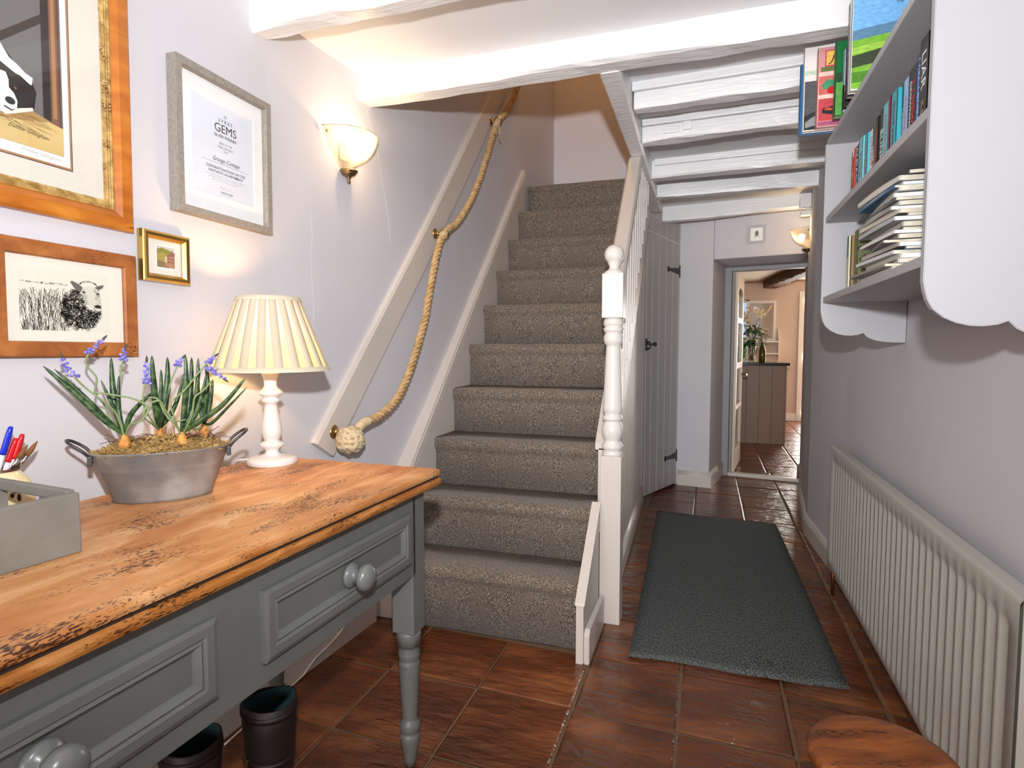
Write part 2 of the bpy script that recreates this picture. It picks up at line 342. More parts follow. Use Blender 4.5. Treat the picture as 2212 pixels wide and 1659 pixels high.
# notch blocks left on the ragged beam
t_ = [(-.20, .06), (-.12, .05), (-.03, .03)]
m = MB(); m.box(-.215, -.145, 2.905, 2.925, 2.135, 2.165, .004); m.box(-.13, -.09, 2.895, 2.92, 2.14, 2.185, .004)
tag(m.build('beam_packing_block', M_BEAM), 'little white packing blocks on the ragged beam', 'block')
# ------------------------------------------------------------------ doorway frame, threshold, glazed door
M_FRAME = mat('door_frame_paint', (.28, .275, .285), .45)
fr = MB(); 
DF = thing('trim_1', 'grey painted door frame with pale threshold bar', 'door frame', (0, 5.02, 0), ENDR); DF['kind'] = 'structure'
m = MB(); m.box(.03, .085, .55, .64, 0, 1.83, .004); m.build('jamb', M_FRAME, DF)
m = MB(); m.box(.085, .105, .60, .64, 0, 1.80, .003); m.build('door_stop', M_FRAME, DF)
m = MB(); m.box(.735, .80, .55, .64, 0, 1.83, .004); m.build('jamb', M_FRAME, DF)
m = MB(); m.box(.085, .735, .55, .64, 1.795, 1.83, .004); m.build('head', M_FRAME, DF)
m = MB(); m.box(.085, .735, .55, .62, 0, .03, .006); m.build('threshold', M_TRIM, DF)
M_KDOOR = mat('cream_door_paint', (.66, .55, .42), .4)
M_PANE = pane_mat('door_glass')
hx, hy = endw(.105, .66)
KD = thing('door_1', 'cream glazed kitchen door standing open, with arched top pane', 'door', (hx, hy, .012), R(82.5)); KD['kind'] = 'structure'
w_, h_, t2 = .64, 1.775, .036; st = .085
for a, b in ((0, st), (w_-st, w_)): m = MB(); m.box(a, b, -t2/2, t2/2, 0, h_, .002); m.build('stile', M_KDOOR, KD)
zs = [0, .19, .60, .655, 1.0-.02, 1.06, 1.36, 1.40, h_-.16, h_]
for a, b in ((0, .20), (.555, .60), (.93, .985), (1.345, 1.395)): m = MB(); m.box(st, w_-st, -t2/2, t2/2, a, b, .002); m.build('rail', M_KDOOR, KD)
arc = [(st, h_), (w_-st, h_), (w_-st, 1.60)]+[(w_/2+(w_/2-st)*cos(pi*k/12), 1.60+.07*sin(pi*k/12)) for k in range(13)]+[(st, 1.60)]
m = MB(); m.prism(arc, -t2/2, t2/2, 'y'); m.build('top_rail', M_KDOOR, KD)
for a, b in ((.20, .555), (.60, .93), (.985, 1.345), (1.395, 1.67)): m = MB(); m.box(st, w_-st, -.002, .002, a, b); m.build('pane', M_PANE, KD)
for z in (.25, 1.55): m = MB(); m.box(-.022, .012, -t2/2-.003, -t2/2, z, z+.085); m.build('hinge', M_BRASS, KD)
m = MB(); m.tube([(w_-.04, -t2/2, .86), (w_-.04, -t2/2-.045, .86), (w_-.10, -t2/2-.05, .86)], .008, 8); m.build('door_handle', M_BRASS, KD)
# ------------------------------------------------------------------ staircase
Z1, RS, Y1, GO = .262, .2245, 2.132, .2205
SX0, SX1 = -1.24, -.425
ST = thing('staircase', 'straight cottage stairs in taupe flecked carpet with bone painted strings', 'staircase', ((SX0+SX1)/2, 2.15, 0))
def loc(o): o.location = Vector((-(SX0+SX1)/2, -2.15, 0)); return o       # parts are modelled in room coordinates
def nose_y(k): return Y1+GO*(k-1)
def step_z(k): return Z1+RS*(k-1)
for k in range(1, 11):
    yn, z = nose_y(k), step_z(k); zb = 0 if k == 1 else step_z(k-1); yr = yn+.02; yb = (nose_y(k+1)+.03) if k < 10 else 4.95
    pr = [(yr, zb), (yr-.001, z-.075), (yr-.006, z-.058)]
    pr += [(yn+.026-.026*cos(a), z-.03+.03*sin(a)) for a in [pi*(-.28+.78*i/8) for i in range(9)]]
    pr += [(yb, z), (yb, z-.03), (yr+.02, z-.03), (yr+.02, zb)]
    m = MB(); nx = 10; rings = []
    for i in range(nx+1):
        x = SX0+(SX1-SX0)*i/nx; w = .002*sin(i*1.7+k)
        rings.append([m.v((x, y+(w if j < 12 else 0), zz+(w*.7 if 2 < j < 12 else 0))) for j, (y, zz) in enumerate(pr)])
    K = len(pr)
    for i in range(nx):
        for j in range(K): m.face([rings[i][j], rings[i+1][j], rings[i+1][(j+1) % K], rings[i][(j+1) % K]], j < 12)
    m.face(rings[0]); m.face(rings[-1][::-1]); loc(m.build('carpeted_step', M_CARPET, ST))
SL = RS/GO
def line(y, off): return Z1+SL*(y-Y1)+off
# wall string: board along the left wall, with lip
ya, yb = 2.16, 4.06
def string(x0, x1, ya, yb, top, depth, floor=True):
    zt0, zt1 = line(ya, top), line(yb, top); pts = [(ya, max(0, zt0-depth)), (ya, zt0), (yb, zt1), (yb, zt1-depth)]
    if zt0-depth < 0: pts = [(ya, 0), (ya, zt0), (yb, zt1), (yb, zt1-depth), (ya+(depth-zt0)/SL, 0)]
    m = MB(); m.prism(pts, x0, x1, 'x', .002); return m
loc(string(-1.33, SX0, ya, yb, .155, .5).build('wall_string', M_TRIM, ST))
loc(string(SX0-.001, SX0+.006, ya, yb, .142, .035).build('string_bead', M_TRIM, ST))
loc(string(SX0-.001, SX0+.004, ya, yb, .102, .006).build('string_bead', M_TRIM, ST))
# outer string with cap, and the low curb in front of the newel
loc(string(-.432, -.385, 2.48, 4.15, .10, .36).build('outer_string', M_TRIM, ST))
loc(string(-.445, -.362, 2.48, 4.15, .125, .03).build('string_cap', M_TRIM, ST))
m = MB(); m.prism([(2.05, 0), (2.05, .222), (2.365, .505), (2.365, 0)], -.432, -.405, 'x', .002); loc(m.build('curb_board', M_TRIM, ST))
m = MB(); m.prism([(2.045, .218), (2.05, .228), (2.37, .516), (2.37, .50)], -.436, -.400, 'x', .001); loc(m.build('curb_bead', M_TRIM, ST))
m = MB(); m.prism([(2.055, 0), (2.055, .105), (2.075, .125), (2.375, .125), (2.375, 0)], -.404, -.384, 'x', .003); loc(m.build('curb_skirting', M_TRIM, ST))
# newel post
NW = thing('newel', '', ''); COL.objects.unlink(NW); bpy.data.objects.remove(NW)
nx, ny, hw = -.366, 2.438, .0425
NP = MB(); NP.box(nx-hw, nx+hw, ny-hw, ny+hw, 0, .70, .003); NPo = loc(NP.build('newel_post', M_TRIM, ST))
m = MB(); m.box(nx-hw, nx+hw, ny-hw, ny+hw, 1.262, 1.44, .004); m.build('newel_block', M_TRIMW, NPo)
prof = [(.0425, .698), (.0415, .712), (.036, .722), (.040, .726), (.0435, .733), (.0435, .742), (.038, .75), (.033, .757), (.033, .764), (.037, .772), (.0425, .787), (.0435, .805), (.041, .825), (.034, .838), (.031, .842),
        (.040, .846), (.042, .853), (.040, .860), (.034, .866), (.036, .876), (.0405, .885), (.0405, .895), (.039, .93), (.034, 1.05), (.0295, 1.145), (.0295, 1.152), (.036, 1.158), (.040, 1.172), (.0395, 1.19), (.033, 1.203), (.038, 1.207), (.041, 1.214), (.041, 1.222), (.034, 1.227), (.041, 1.233), (.042, 1.243), (.040, 1.253), (.036, 1.262)]
m = MB(); m.lathe(prof, 28, (nx, ny, 0)); m.build('newel_turning', M_TRIMW, NPo)
m = MB(); m.lathe([(.040, 1.438), (.040, 1.448), (.030, 1.454), (.021, 1.462), (.020, 1.472), (.026, 1.482)]+[(.040*sin(a), 1.518-.040*cos(a)) for a in [pi*(.22+.78*i/12) for i in range(13)]], 24, (nx, ny, 0)); m.build('ball_finial', M_TRIMW, NPo)
# handrail up to the trimmer, balusters
y0, y1 = ny+hw-.01, 3.13; zh = lambda y: 1.435+1.03*(y-2.48)
m = MB()
pr = [(-.034, -.052), (-.034, -.008), (-.026, .004), (.026, .004), (.034, -.008), (.034, -.052)]
A = []
for y in (y0, y1): A.append([m.v((nx+u+(-.004 if y == y1 else 0), y, zh(y)+w)) for u, w in pr])
for k in range(6): m.face([A[0][k], A[1][k], A[1][(k+1) % 6], A[0][(k+1) % 6]])
m.face(A[0]); m.face(A[1][::-1]); loc(m.build('handrail', M_TRIM, ST))
for i in range(14):
    y = 2.555+i*.089; zt = min(zh(y)-.03, 2.13); zb = line(y, .12)
    if zt-zb < .03: break
    m = MB(); m.box(nx-.012, nx+.012, y-.016, y+.016, zb, zt, .002); loc(m.build('baluster', M_TRIMW, ST))

# ------------------------------------------------------------------ tongue and groove panelling under the stairs
sp0, sp1 = Vector((-.388, 2.50, 0)), Vector((-.452, 4.44, 0)); dv = (sp1-sp0); LN = dv.length; dv.normalize(); ang = math.atan2(dv.y, dv.x)
SPN = thing('wall_stair_panelling', 'bone painted tongue and groove panelling under the staircase', 'panelling', sp0, ang); SPN['kind'] = 'structure'
nb = 20; bw = LN/nb
for i in range(nb):
    a, b = i*bw+.0025, (i+1)*bw-.0025; za, zb2 = min(line(2.5+a, .08), CZ), min(line(2.5+b, .08), CZ)
    m = MB(); m.prism([(a, 0), (b, 0), (b, zb2), (a, za)], .0, .018, 'y', .003); m.build('board', M_TRIM, SPN)
m = MB(); m.box(0, LN, .010, .030, 0, 2.2); 
for vtx in m.bm.verts:
    if vtx.co.z > 1: vtx.co.z = min(line(2.5+vtx.co.x, .07), CZ)
m.build('panel_backing', M_TRIM, SPN)
skirting('baseboard_stairs', [sp0+Vector((.001, 0, 0)), sp1+Vector((.001, 0, 0))], -1, .115, .02, label='white gloss skirting below the stair panelling')

# ------------------------------------------------------------------ boarded cupboard door, set at an angle
c0, c1 = Vector((-.452, 4.46, 0)), Vector((-.226, 5.045, 0)); dv = c1-c0; LC = dv.length; ang = math.atan2(dv.y, dv.x)
CD = thing('door_2', 'grey ledged cupboard door of vertical boards with black hinges', 'door', c0, ang); CD['kind'] = 'structure'
ws = [0, .045, .135, .255, .375, .49, .60, LC]
for a, b in zip(ws[:-1], ws[1:]):
    m = MB(); m.box(a+.003, b-.003, 0, .022, .018, 2.0-.045*(a/LC), .003); m.build('board', M_DOORG, CD)
    m = MB(); m.box(a+.003, b-.003, 0, .022, 2.006-.045*(a/LC), CZ, .003); m.build('upper_board', M_DOORG, CD)
m = MB(); m.box(0, LC, .004, .03, .018, CZ); m.build('door_backing', M_GROOVE_HI, CD)
for z, lean in ((1.75, 0), (.25, 0)):
    m = MB(); m.box(LC-.018, LC-.003, -.006, 0, z-.05, z+.05, .002)
    m.prism([(LC-.018, z-.026), (LC-.018, z+.026), (LC-.20, z+.010), (LC-.20, z-.010)], -.006, 0, 'y')
    m.T = Matrix.Translation((LC-.215, -.003, z)) @ Matrix.Rotation(R(90), 4, 'X'); m.lathe([(.004, -.004), (.02, -.004), (.022, 0), (.018, .004), (.004, .005)], 14); m.T = Matrix.Identity(4)
    m.build('strap_hinge', M_BLACK, CD)
m = MB(); m.box(.035, .055, -.008, 0, 1.115, 1.205, .003); m.tube([(.045, -.008, 1.18), (.045, -.035, 1.175), (.045, -.04, 1.15), (.045, -.03, 1.13), (.045, -.006, 1.125)], .006, 8)
m.tube([(.03, -.012, 1.162), (.115, -.012, 1.162)], .005, 6); m.tube([(.10, 0, 1.162), (.10, -.04, 1.162)], .006, 8); m.ball((.10, -.045, 1.162), .016)
m.build('thumb_latch', M_BLACK, CD)

# ------------------------------------------------------------------ rope handrail on a painted board
RB = thing('handrail_board', 'sloping bone painted backing board on the stair wall', 'board', (-1.30, 1.8, .75))
m = MB(); Q = []
for (ya, za, yb2, zb2) in ((1.765, .805, 1.862, .742), (3.62, 2.90, 3.74, 2.83)):
    for y, z in ((ya, za), (yb2, zb2)): Q.append((y, z))
def bw_(y): return wlx(y)
pA, pB, pC, pD = Q[0], Q[1], Q[3], Q[2]
ns = 14; rr = []
for i in range(ns+1):
    t = i/ns; a = (pA[0]+(pD[0]-pA[0])*t, pA[1]+(pD[1]-pA[1])*t); b = (pB[0]+(pC[0]-pB[0])*t, pB[1]+(pC[1]-pB[1])*t)
    rr.append([m.v((wlx(p[0])+o+1.30, p[1-1]-1.8, p[1]-.75)) for p, o in ((a, 0), (a, .018), ((a[0]*.9+b[0]*.1, a[1]*.9+b[1]*.1), .024), (b, .024), (b, 0))])
for i in range(ns):
    for k in range(5): m.face([rr[i][k], rr[i+1][k], rr[i+1][(k+1) % 5], rr[i][(k+1) % 5]])
m.face(rr[0]); m.face(rr[-1][::-1]); m.build('backing_board', M_TRIM, RB)
M_ROPE = mat('natural_rope', '#a8824e', .9, col2='#d2b284', scale=30, detail=3, ramp=(.3, .7), bump=.4, bscale=260, bdist=.002)
M_ROPEL = mat('bleached_rope', '#c0a880', .9, col2='#ddcaa8', scale=40, ramp=(.3, .65), bump=.8, bscale=260, bdist=.003)
RP = thing('rope_handrail', 'thick twisted natural rope handrail looping through brass rings up the stair wall', 'handrail', (-1.24, 1.87, .82))
def rl(p): return Vector(p)-Vector((-1.24, 1.87, .82))
path = [(-1.235, 1.885, .83), (-1.22, 1.935, .862), (-1.215, 2.034, .876), (-1.215, 2.163, .926), (-1.215, 2.265, 1.016), (-1.215, 2.352, 1.134), (-1.215, 2.436, 1.269), (-1.215, 2.496, 1.419), (-1.215, 2.573, 1.588), (-1.215, 2.655, 1.692),
        (-1.21, 2.80, 1.772), (-1.205, 2.945, 1.896), (-1.205, 3.079, 2.037), (-1.205, 3.186, 2.179), (-1.205, 3.299, 2.343), (-1.205, 3.40, 2.478), (-1.20, 3.55, 2.59), (-1.20, 3.69, 2.73), (-1.20, 3.85, 2.92), (-1.2, 3.95, 3.05)]
sp = smooth_path([rl(p) for p in path], 10)
def resample(pts, step):
    out = [pts[0]]; acc = 0
    for a, b in zip(pts, pts[1:]):
        L = (b-a).length; d = step-acc
        while d <= L: out.append(a+(b-a)*(d/L)); d += step
        acc = (acc+L) % step if L+acc >= step else acc+L
    return out
sp = resample(sp, .0045)
def strands(name, pts, rad, pitch, m, n=3, f=.56):
    # one strand per call of tube: laid rope made of three twisted strands
    fr_u = None; mb = MB(); step = .0045
    frames = []
    for i, p in enumerate(pts):
        t = (pts[min(i+1, len(pts)-1)]-pts[max(i-1, 0)]).normalized()
        u = (fr_u-t*fr_u.dot(t)) if fr_u else t.cross(Vector((1, 0, 0))); u.normalize(); fr_u = u; frames.append((p, u, t.cross(u)))
    for s_ in range(n):
        q = [p+(u*cos(2*pi*(i*step/pitch+s_/n))+w*sin(2*pi*(i*step/pitch+s_/n)))*rad*.56 for i, (p, u, w) in enumerate(frames)]
        mb.tube(q, rad*f, 8)
    ro = mb.build(name, m, RP); cb = MB(); cb.tube([p for p, u, w in frames], rad*.52, 8); cb.build('rope_crease_shade', mat('rope_crease_shade', '#5a3d1c', .95), ro)  # dark inner tube paints the shade in the grooves between strands
strands('rope', sp, .0180, .072, M_ROPE, f=.44)
# bleached lengths near the knot and rings are bound with twine
def wrap(name, i0, i1, r, m):
    mb = MB(); seg = sp[i0:i1]; mb.tube(seg, [r*(1+.06*sin(j*1.9)) for j in range(len(seg))], 12); mb.build(name, m, RP)
def near(p): return min(range(len(sp)), key=lambda i: (sp[i]-rl(p)).length)
k2, k3 = near(path[9]), near(path[15])
wrap('rope_binding', k2-6, k2+8, .0185, M_ROPEL); wrap('rope_binding', k3-16, k3+9, .0185, M_ROPEL); wrap('rope_binding', 2, 20, .0185, M_ROPEL)
# frayed end below the top ring
mb = MB(); c = sp[k3-14]
for i in range(34):
    a = random.uniform(0, 2*pi); q = c+Vector((.016*cos(a)+.006, .018*sin(a), random.uniform(-.03, .03)))
    mb.tube([q, q+Vector((.006*cos(a), .012*sin(a), -random.uniform(.01, .035))), q+Vector((.01*cos(a), .02*sin(a), -random.uniform(.03, .075)))], .0012, 4)
mb.build('frayed_end', M_ROPEL, RP)
# ball knot at the foot: woven loops over a core
mb = MB(); kc = rl((-1.235, 1.862, .806)); Rk = .043
for ax in range(3):
    for off in (-.020, 0, .020):
        pts = []
        for i in range(24):
            a = 2*pi*i/24; rr_ = math.sqrt(Rk*Rk-off*off)*(1+.06*sin(6*a+off*200)); q = [rr_*cos(a), rr_*sin(a), off*(1+.15*cos(3*a))]
            q = q[-ax:]+q[:-ax] if ax else q; pts.append(kc+Vector(q))
        mb.tube(pts, .0098, 8, closed=True)
mb.ball(tuple(kc), .037, 12, 8); mb.build('ball_knot', M_ROPEL, RP)
# brass rosettes and rings
for (y, z, px_) in ((1.868, .832, -1.235), (2.655, 1.692, -1.215), (3.40, 2.478, -1.205)):
    bk = MB(); wx = wlx(y)+.022; p = Vector((wx, y, z))
    bk.T = Matrix.Translation(rl(p)) @ Matrix.Rotation(R(90), 4, 'Y')
    bk.lathe([(.0, 0), (.026, 0), (.027, .003), (.022, .006), (.014, .010), (.008, .014), (.007, .026), (.012, .030), (.013, .036), (.007, .04), (.006, .05)], 18); bk.T = Matrix.Identity(4)
    cc = rl((px_, y, z)); i = near((px_, y, z)); t = (sp[min(i+3, len(sp)-1)]-sp[max(i-3, 0)]).normalized(); u = t.orthogonal().normalized(); w = t.cross(u)
    bk.tube([cc+(u*cos(2*pi*j/20)+w*sin(2*pi*j/20))*.0215 for j in range(20)], .0038, 8, closed=True)
    bk.build('brass_ring_bracket', M_BRASS, RP)
# ------------------------------------------------------------------ wood materials with dark worn streaks
def wood(name, a, b, c, dark, stretch, scale=6, rough=.42, amount=.62, rand=False, bump=.25, fine=7):
    m = bpy.data.materials.new(name); m.use_nodes = True; k = Nd(m); bs = k.n['Principled BSDF']; bs.inputs['Roughness'].default_value = rough
    tc = k.new('TexCoord'); mp = k.new('Mapping'); mp.inputs['Scale'].default_value = stretch; k.ln(tc.outputs['Object'], mp.inputs[0])
    def nz(s, d, dist=0):
        t = k.new('TexNoise'); t.inputs['Scale'].default_value = s; t.inputs['Detail'].default_value = d; t.inputs['Distortion'].default_value = dist; k.ln(mp.outputs[0], t.inputs[0]); return t.outputs[0]
    g = nz(scale, 6, .6); rp = k.new('ValToRGB'); k.ln(g, rp.inputs[0]); e = rp.color_ramp.elements
    e[0].position = .3; e[0].color = (*hexc(a), 1); e[1].position = .72; e[1].color = (*hexc(b), 1); x = e.new(.52); x.color = (*hexc(c), 1)
    d1 = nz(scale*.55, 3); d2 = nz(scale*fine, 5, .3)
    mul = k.new('Math', operation='MULTIPLY'); k.ln(d1, mul.inputs[0]); k.ln(d2, mul.inputs[1])
    r2 = k.new('ValToRGB'); k.ln(mul.outputs[0], r2.inputs[0]); r2.color_ramp.elements[0].position = amount*.5; r2.color_ramp.elements[1].position = amount*.5+.05
    mx = k.new('MixRGB'); k.ln(r2.outputs[0], mx.inputs[0]); k.ln(rp.outputs[0], mx.inputs[1]); mx.inputs[2].default_value = (*hexc(dark), 1)
    k.ln(mx.outputs[0], bs.inputs['Base Color'])
    bp = k.new('Bump'); bp.inputs['Strength'].default_value = bump; bp.inputs['Distance'].default_value = .002; k.ln(d2, bp.inputs['Height']); k.ln(bp.outputs[0], bs.inputs['Normal'])
    return m
M_PINE = wood('worn_pine_top', '#b06c34', '#e0ae7c', '#c98c54', '#432616', (5, 1.6, 5), 4, .42, .60, fine=18)
M_EDGE = wood('worn_pine_edge', '#8a4a1c', '#c98c50', '#ac6c30', '#2c170b', (4, 1.6, 10), 6, .4, .63, fine=12)
M_GREYP = mat('grey_furniture_paint', '#626360', .38, col2='#696a66', scale=5, bump=.1, bscale=25, bstretch=(3, .6, 3), bdist=.001)
M_GREYK = mat('grey_knob_paint', '#6a6c6a', .28)
def ring_sweep(m, w, h, prof, cx=0, cz=0, face='-y'):
    """mitred rectangular ring: prof = [(inset from outer edge, height towards viewer)], viewer looks along +y"""
    K = []
    for ins, out in prof:
        x, z = w/2-ins, h/2-ins; K.append([m.v((cx+sx*x, -out, cz+sz*z)) for sx, sz in ((-1, -1), (1, -1), (1, 1), (-1, 1))])
    n = len(prof)
    for k in range(n):
        A, B = K[k], K[(k+1) % n]
        for i in range(4): m.face([A[i], A[(i+1) % 4], B[(i+1) % 4], B[i]])
    return m
# ------------------------------------------------------------------ table
TZ = .815
TB = thing('writing_table', 'old pine topped table painted grey with two panelled drawers and turned legs', 'table', (-.687, 1.466, 0), R(-1.8))
m = MB(); m.box(-.585, 0, -1.62, 0, .7965, TZ, .0075); m.build('tabletop', M_PINE, TB)
m = MB(); m.box(-.585, .002, -1.62, .002, .7715, .7910, .007); m.build('top_moulding', M_EDGE, TB)
m = MB(); m.box(-.578, -.006, -1.61, -.006, .789, .799); m.build('edge_groove', mat('groove_dark', '#2a160b', .8), TB)
m = MB(); m.box(-.055, -.033, -1.53, -.085, .545, .7715, .002); m.build('apron', M_GREYP, TB)
m = MB(); m.box(-.54, -.08, -.075, -.052, .545, .7715, .002); m.build('end_apron', M_GREYP, TB)
m = MB(); m.box(-.55, -.53, -1.53, -.085, .545, .7715, .002); m.build('back_apron', M_GREYP, TB)
legp = [(.0145, 0), (.017, .02), (.0205, .045), (.026, .068), (.0275, .082), (.026, .092), (.0225, .096), (.0265, .102), (.0285, .113), (.027, .126), (.0205, .133), (.0205, .138), (.0235, .19), (.0275, .262), (.0285, .276), (.0275, .281), (.0288, .287), (.0288, .295), (.0265, .299), (.0265, .303), (.0295, .312), (.0295, .322), (.0265, .332), (.0285, .337), (.0285, .342)]
def legmesh():
    m = MB(); m.lathe(legp, 20); m.lathe([(.0315, .34), (.0345, .372), (.0345, .385)], 8); m.box(-.0325, .0325, -.0325, .0325, .383, .772, .004); return m.mesh('leg', M_GREYP)
LM = legmesh()
for x, y in ((-.0655, -.0685), (-.52, -.0685), (-.0655, -1.55), (-.52, -1.55)): add('leg', LM, TB, (x, y, 0))
def drawer(yc, zc, w, h):
    D = MB(); D.T = Matrix.Rotation(R(90), 4, 'Z')
    ring_sweep(D, w, h, [(0, 0), (0, .011), (.008, .014), (.022, .014), (.026, .010), (.031, .012), (.038, .005), (.041, .003), (.041, 0)])
    D.poly([(-w/2+.04, -.003, -h/2+.04), (w/2-.04, -.003, -h/2+.04), (w/2-.04, -.003, h/2-.04), (-w/2+.04, -.003, h/2-.04)])
    d = D.build('drawer', M_GREYP, TB, (-.033, yc, zc))
    kn = MB(); kn.T = Matrix.Rotation(R(90), 4, 'Y')
    kn.lathe([(.022, .0), (.027, .004), (.0275, .009), (.023, .014), (.014, .018), (.012, .026), (.018, .031), (.0275, .036), (.0295, .043), (.0275, .051), (.019, .058), (.008, .0605), (0, .061)], 24)
    kn.build('knob', M_GREYK, d, (.003, 0, 0))
drawer(-.382, .655, .515, .132); drawer(-1.0, .655, .515, .132)

# ------------------------------------------------------------------ table lamp
LP = thing('table_lamp', 'white turned wooden lamp with lit cream pleated shade, standing on the pine table', 'lamp', (-1.172, 1.378, TZ))
M_LAMPW = mat('lamp_white_paint', (.80, .77, .74), .3)
k_ = .96
m = MB(); m.lathe([(.0, 0), (.066, 0), (.0685, .004), (.0685, .012), (.064, .019), (.05, .022), (.028, .026), (.019, .032), (.018, .040), (.022, .045), (.033, .052), (.0347, .056), (.033, .060), (.022, .065), (.019, .068), (.024, .075), (.0275, .088), (.028, .098), (.0255, .115), (.021, .140), (.0178, .160), (.0172, .172),
                   (.020, .174), (.0245, .179), (.0245, .184), (.020, .187), (.0205, .190), (.030, .197), (.0347, .202), (.030, .208), (.020, .216), (.0165, .226), (.018, .240), (.0225, .254), (.0238, .257), (.0225, .259), (.008, .26)], 32); m.build('base', M_LAMPW, LP)
m = MB(); m.lathe([(.006, .258), (.006, .272), (.011, .274), (.011, .285), (.0, .286)], 14); m.build('brass_neck', M_BRASS, LP)
SB, STp, RB_, RT_ = .266, .470, .158, .079
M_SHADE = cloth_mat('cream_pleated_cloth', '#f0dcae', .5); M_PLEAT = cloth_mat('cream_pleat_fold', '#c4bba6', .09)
m = MB(); m.lathe([(RB_, SB), (RB_*.75+RT_*.25, SB*.75+STp*.25), (RB_*.5+RT_*.5, (SB+STp)/2), (RT_*.75+RB_*.25, SB*.25+STp*.75), (RT_, STp)], 60, cap=False); m.build('lamp_shade', M_SHADE, LP)
NPL = 22
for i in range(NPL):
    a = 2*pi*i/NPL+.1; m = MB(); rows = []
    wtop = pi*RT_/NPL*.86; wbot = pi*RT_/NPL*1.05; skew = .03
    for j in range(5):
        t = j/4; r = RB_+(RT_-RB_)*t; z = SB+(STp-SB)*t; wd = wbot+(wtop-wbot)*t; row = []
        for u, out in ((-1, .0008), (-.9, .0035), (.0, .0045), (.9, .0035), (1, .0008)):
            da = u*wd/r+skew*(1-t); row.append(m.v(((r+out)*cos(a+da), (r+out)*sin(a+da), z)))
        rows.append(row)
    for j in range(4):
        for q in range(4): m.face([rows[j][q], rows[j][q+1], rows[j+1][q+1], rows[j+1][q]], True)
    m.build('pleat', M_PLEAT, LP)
M_BAND = mat('shade_binding', '#cfc6ad', .85)
for r, z, h in ((RB_, SB, .013), (RT_, STp, .012)):
    m = MB(); s_ = (RT_-RB_)/(STp-SB); zz = z-.001 if r == RB_ else z-h+.001
    rr2 = lambda q: RB_+s_*(q-SB)
    m.lathe([(rr2(zz)+.0055, zz), (rr2(zz+h)+.0055, zz+h), (rr2(zz+h)-.001, zz+h), (rr2(zz)-.001, zz), (rr2(zz)+.0055, zz)], 60, cap=False); m.build('shade_binding', M_BAND, LP)
m = MB()
for i in range(3): a = 2*pi*i/3; m.tube([(0, 0, .44), (RT_*cos(a), RT_*sin(a), .455)], .0012, 6)
m.build('shade_carrier', M_BRASS, LP)
M_BULB = mat('lit_bulb', (1, .9, .7), .4, emit=((1, .72, .38), 6))
m = MB(); m.lathe([(.012, .285), (.014, .30), (.024, .325), (.028, .345), (.024, .365), (.010, .376), (0, .377)], 16); m.build('bulb', M_BULB, LP)
point('lamp_light', (0, 0, .405), 2.7, (1, .62, .27), .02, LP)
M_FLEX = mat('white_flex', (.75, .72, .68), .5)
m = MB(); m.tube(smooth_path([(-.05, .03, .006), (-.075, .02, .007), (-.095, .0, .006), (-.108, -.03, .001), (-.112, -.03, -.05), (-.112, -.02, -.3)], 5), .003, 6); m.build('flex', M_FLEX, LP)

# ------------------------------------------------------------------ galvanised tub with grape hyacinths
UA = math.atan2(.75, .66)
TU = thing('galvanised_planter', 'oval galvanised tub of artificial grape hyacinths in moss on the pine table', 'planter', (-1.143, .998, TZ), UA); TU.scale = (.92, .92, .86)
M_ZINC = mat('galvanised_zinc', '#6c6f73', .5, .3, col2='#b2b2b0', scale=9, detail=6, ramp=(.3, .7), bump=.15, bscale=18, col3='#8a8580')
m = MB(); nseg = 40
def oval(a, b, z): return [m.v((a*cos(2*pi*i/nseg), b*sin(2*pi*i/nseg), z)) for i in range(nseg)]
rings = [oval(.101, .058, 0), oval(.104, .061, .001), oval(.105, .062, .008), oval(.1285, .0745, .080), oval(.1305, .0755, .082), oval(.1300, .0755, .085), oval(.1318, .0765, .087), oval(.1315, .0765, .090), oval(.1335, .0775, .092), oval(.145, .0835, .123), oval(.1475, .0855, .1255), oval(.1475, .0855, .1285), oval(.1445, .0825, .1285), oval(.141, .080, .12), oval(.12, .068, .06)]
for A, B in zip(rings, rings[1:]):
    for i in range(nseg): m.face([A[i], A[(i+1) % nseg], B[(i+1) % nseg], B[i]], True)
m.face(rings[0][::-1]); m.face(rings[-1]); m.build('tub', M_ZINC, TU)
M_DKZ = mat('dark_zinc', '#4b4b4a', .45, .7)
for s in (-1, 1):
    m = MB(); m.tube(smooth_path([(s*.142, -.022, .118), (s*.155, -.030, .137), (s*.178, -.024, .156), (s*.186, 0, .162), (s*.178, .024, .156), (s*.155, .030, .137), (s*.142, .022, .118)], 5), .0036, 8)
    for q in (-.024, .024): m.box(s*.142-.006, s*.142+.004, q-.006, q+.006, .098, .123, .002)
    m.build('handle', M_DKZ, TU)
M_MOSS = mat('dried_moss', '#77582c', .95, col2='#cba868', scale=60, ramp=(.3, .7)); M_TWIG = mat('dry_root', '#6b4a38', .9)
m = MB(); rg = random.Random(5); base = []
for i in range(9):
    r = i/8; base.append([m.v((.138*r*cos(2*pi*k/24), .078*r*sin(2*pi*k/24), .118+.030*(1-r*r)+rg.uniform(-.003, .003))) for k in range(24)])
for A, B in zip(base, base[1:]):
    for k in range(24): m.face([A[k], A[(k+1) % 24], B[(k+1) % 24], B[k]], True)
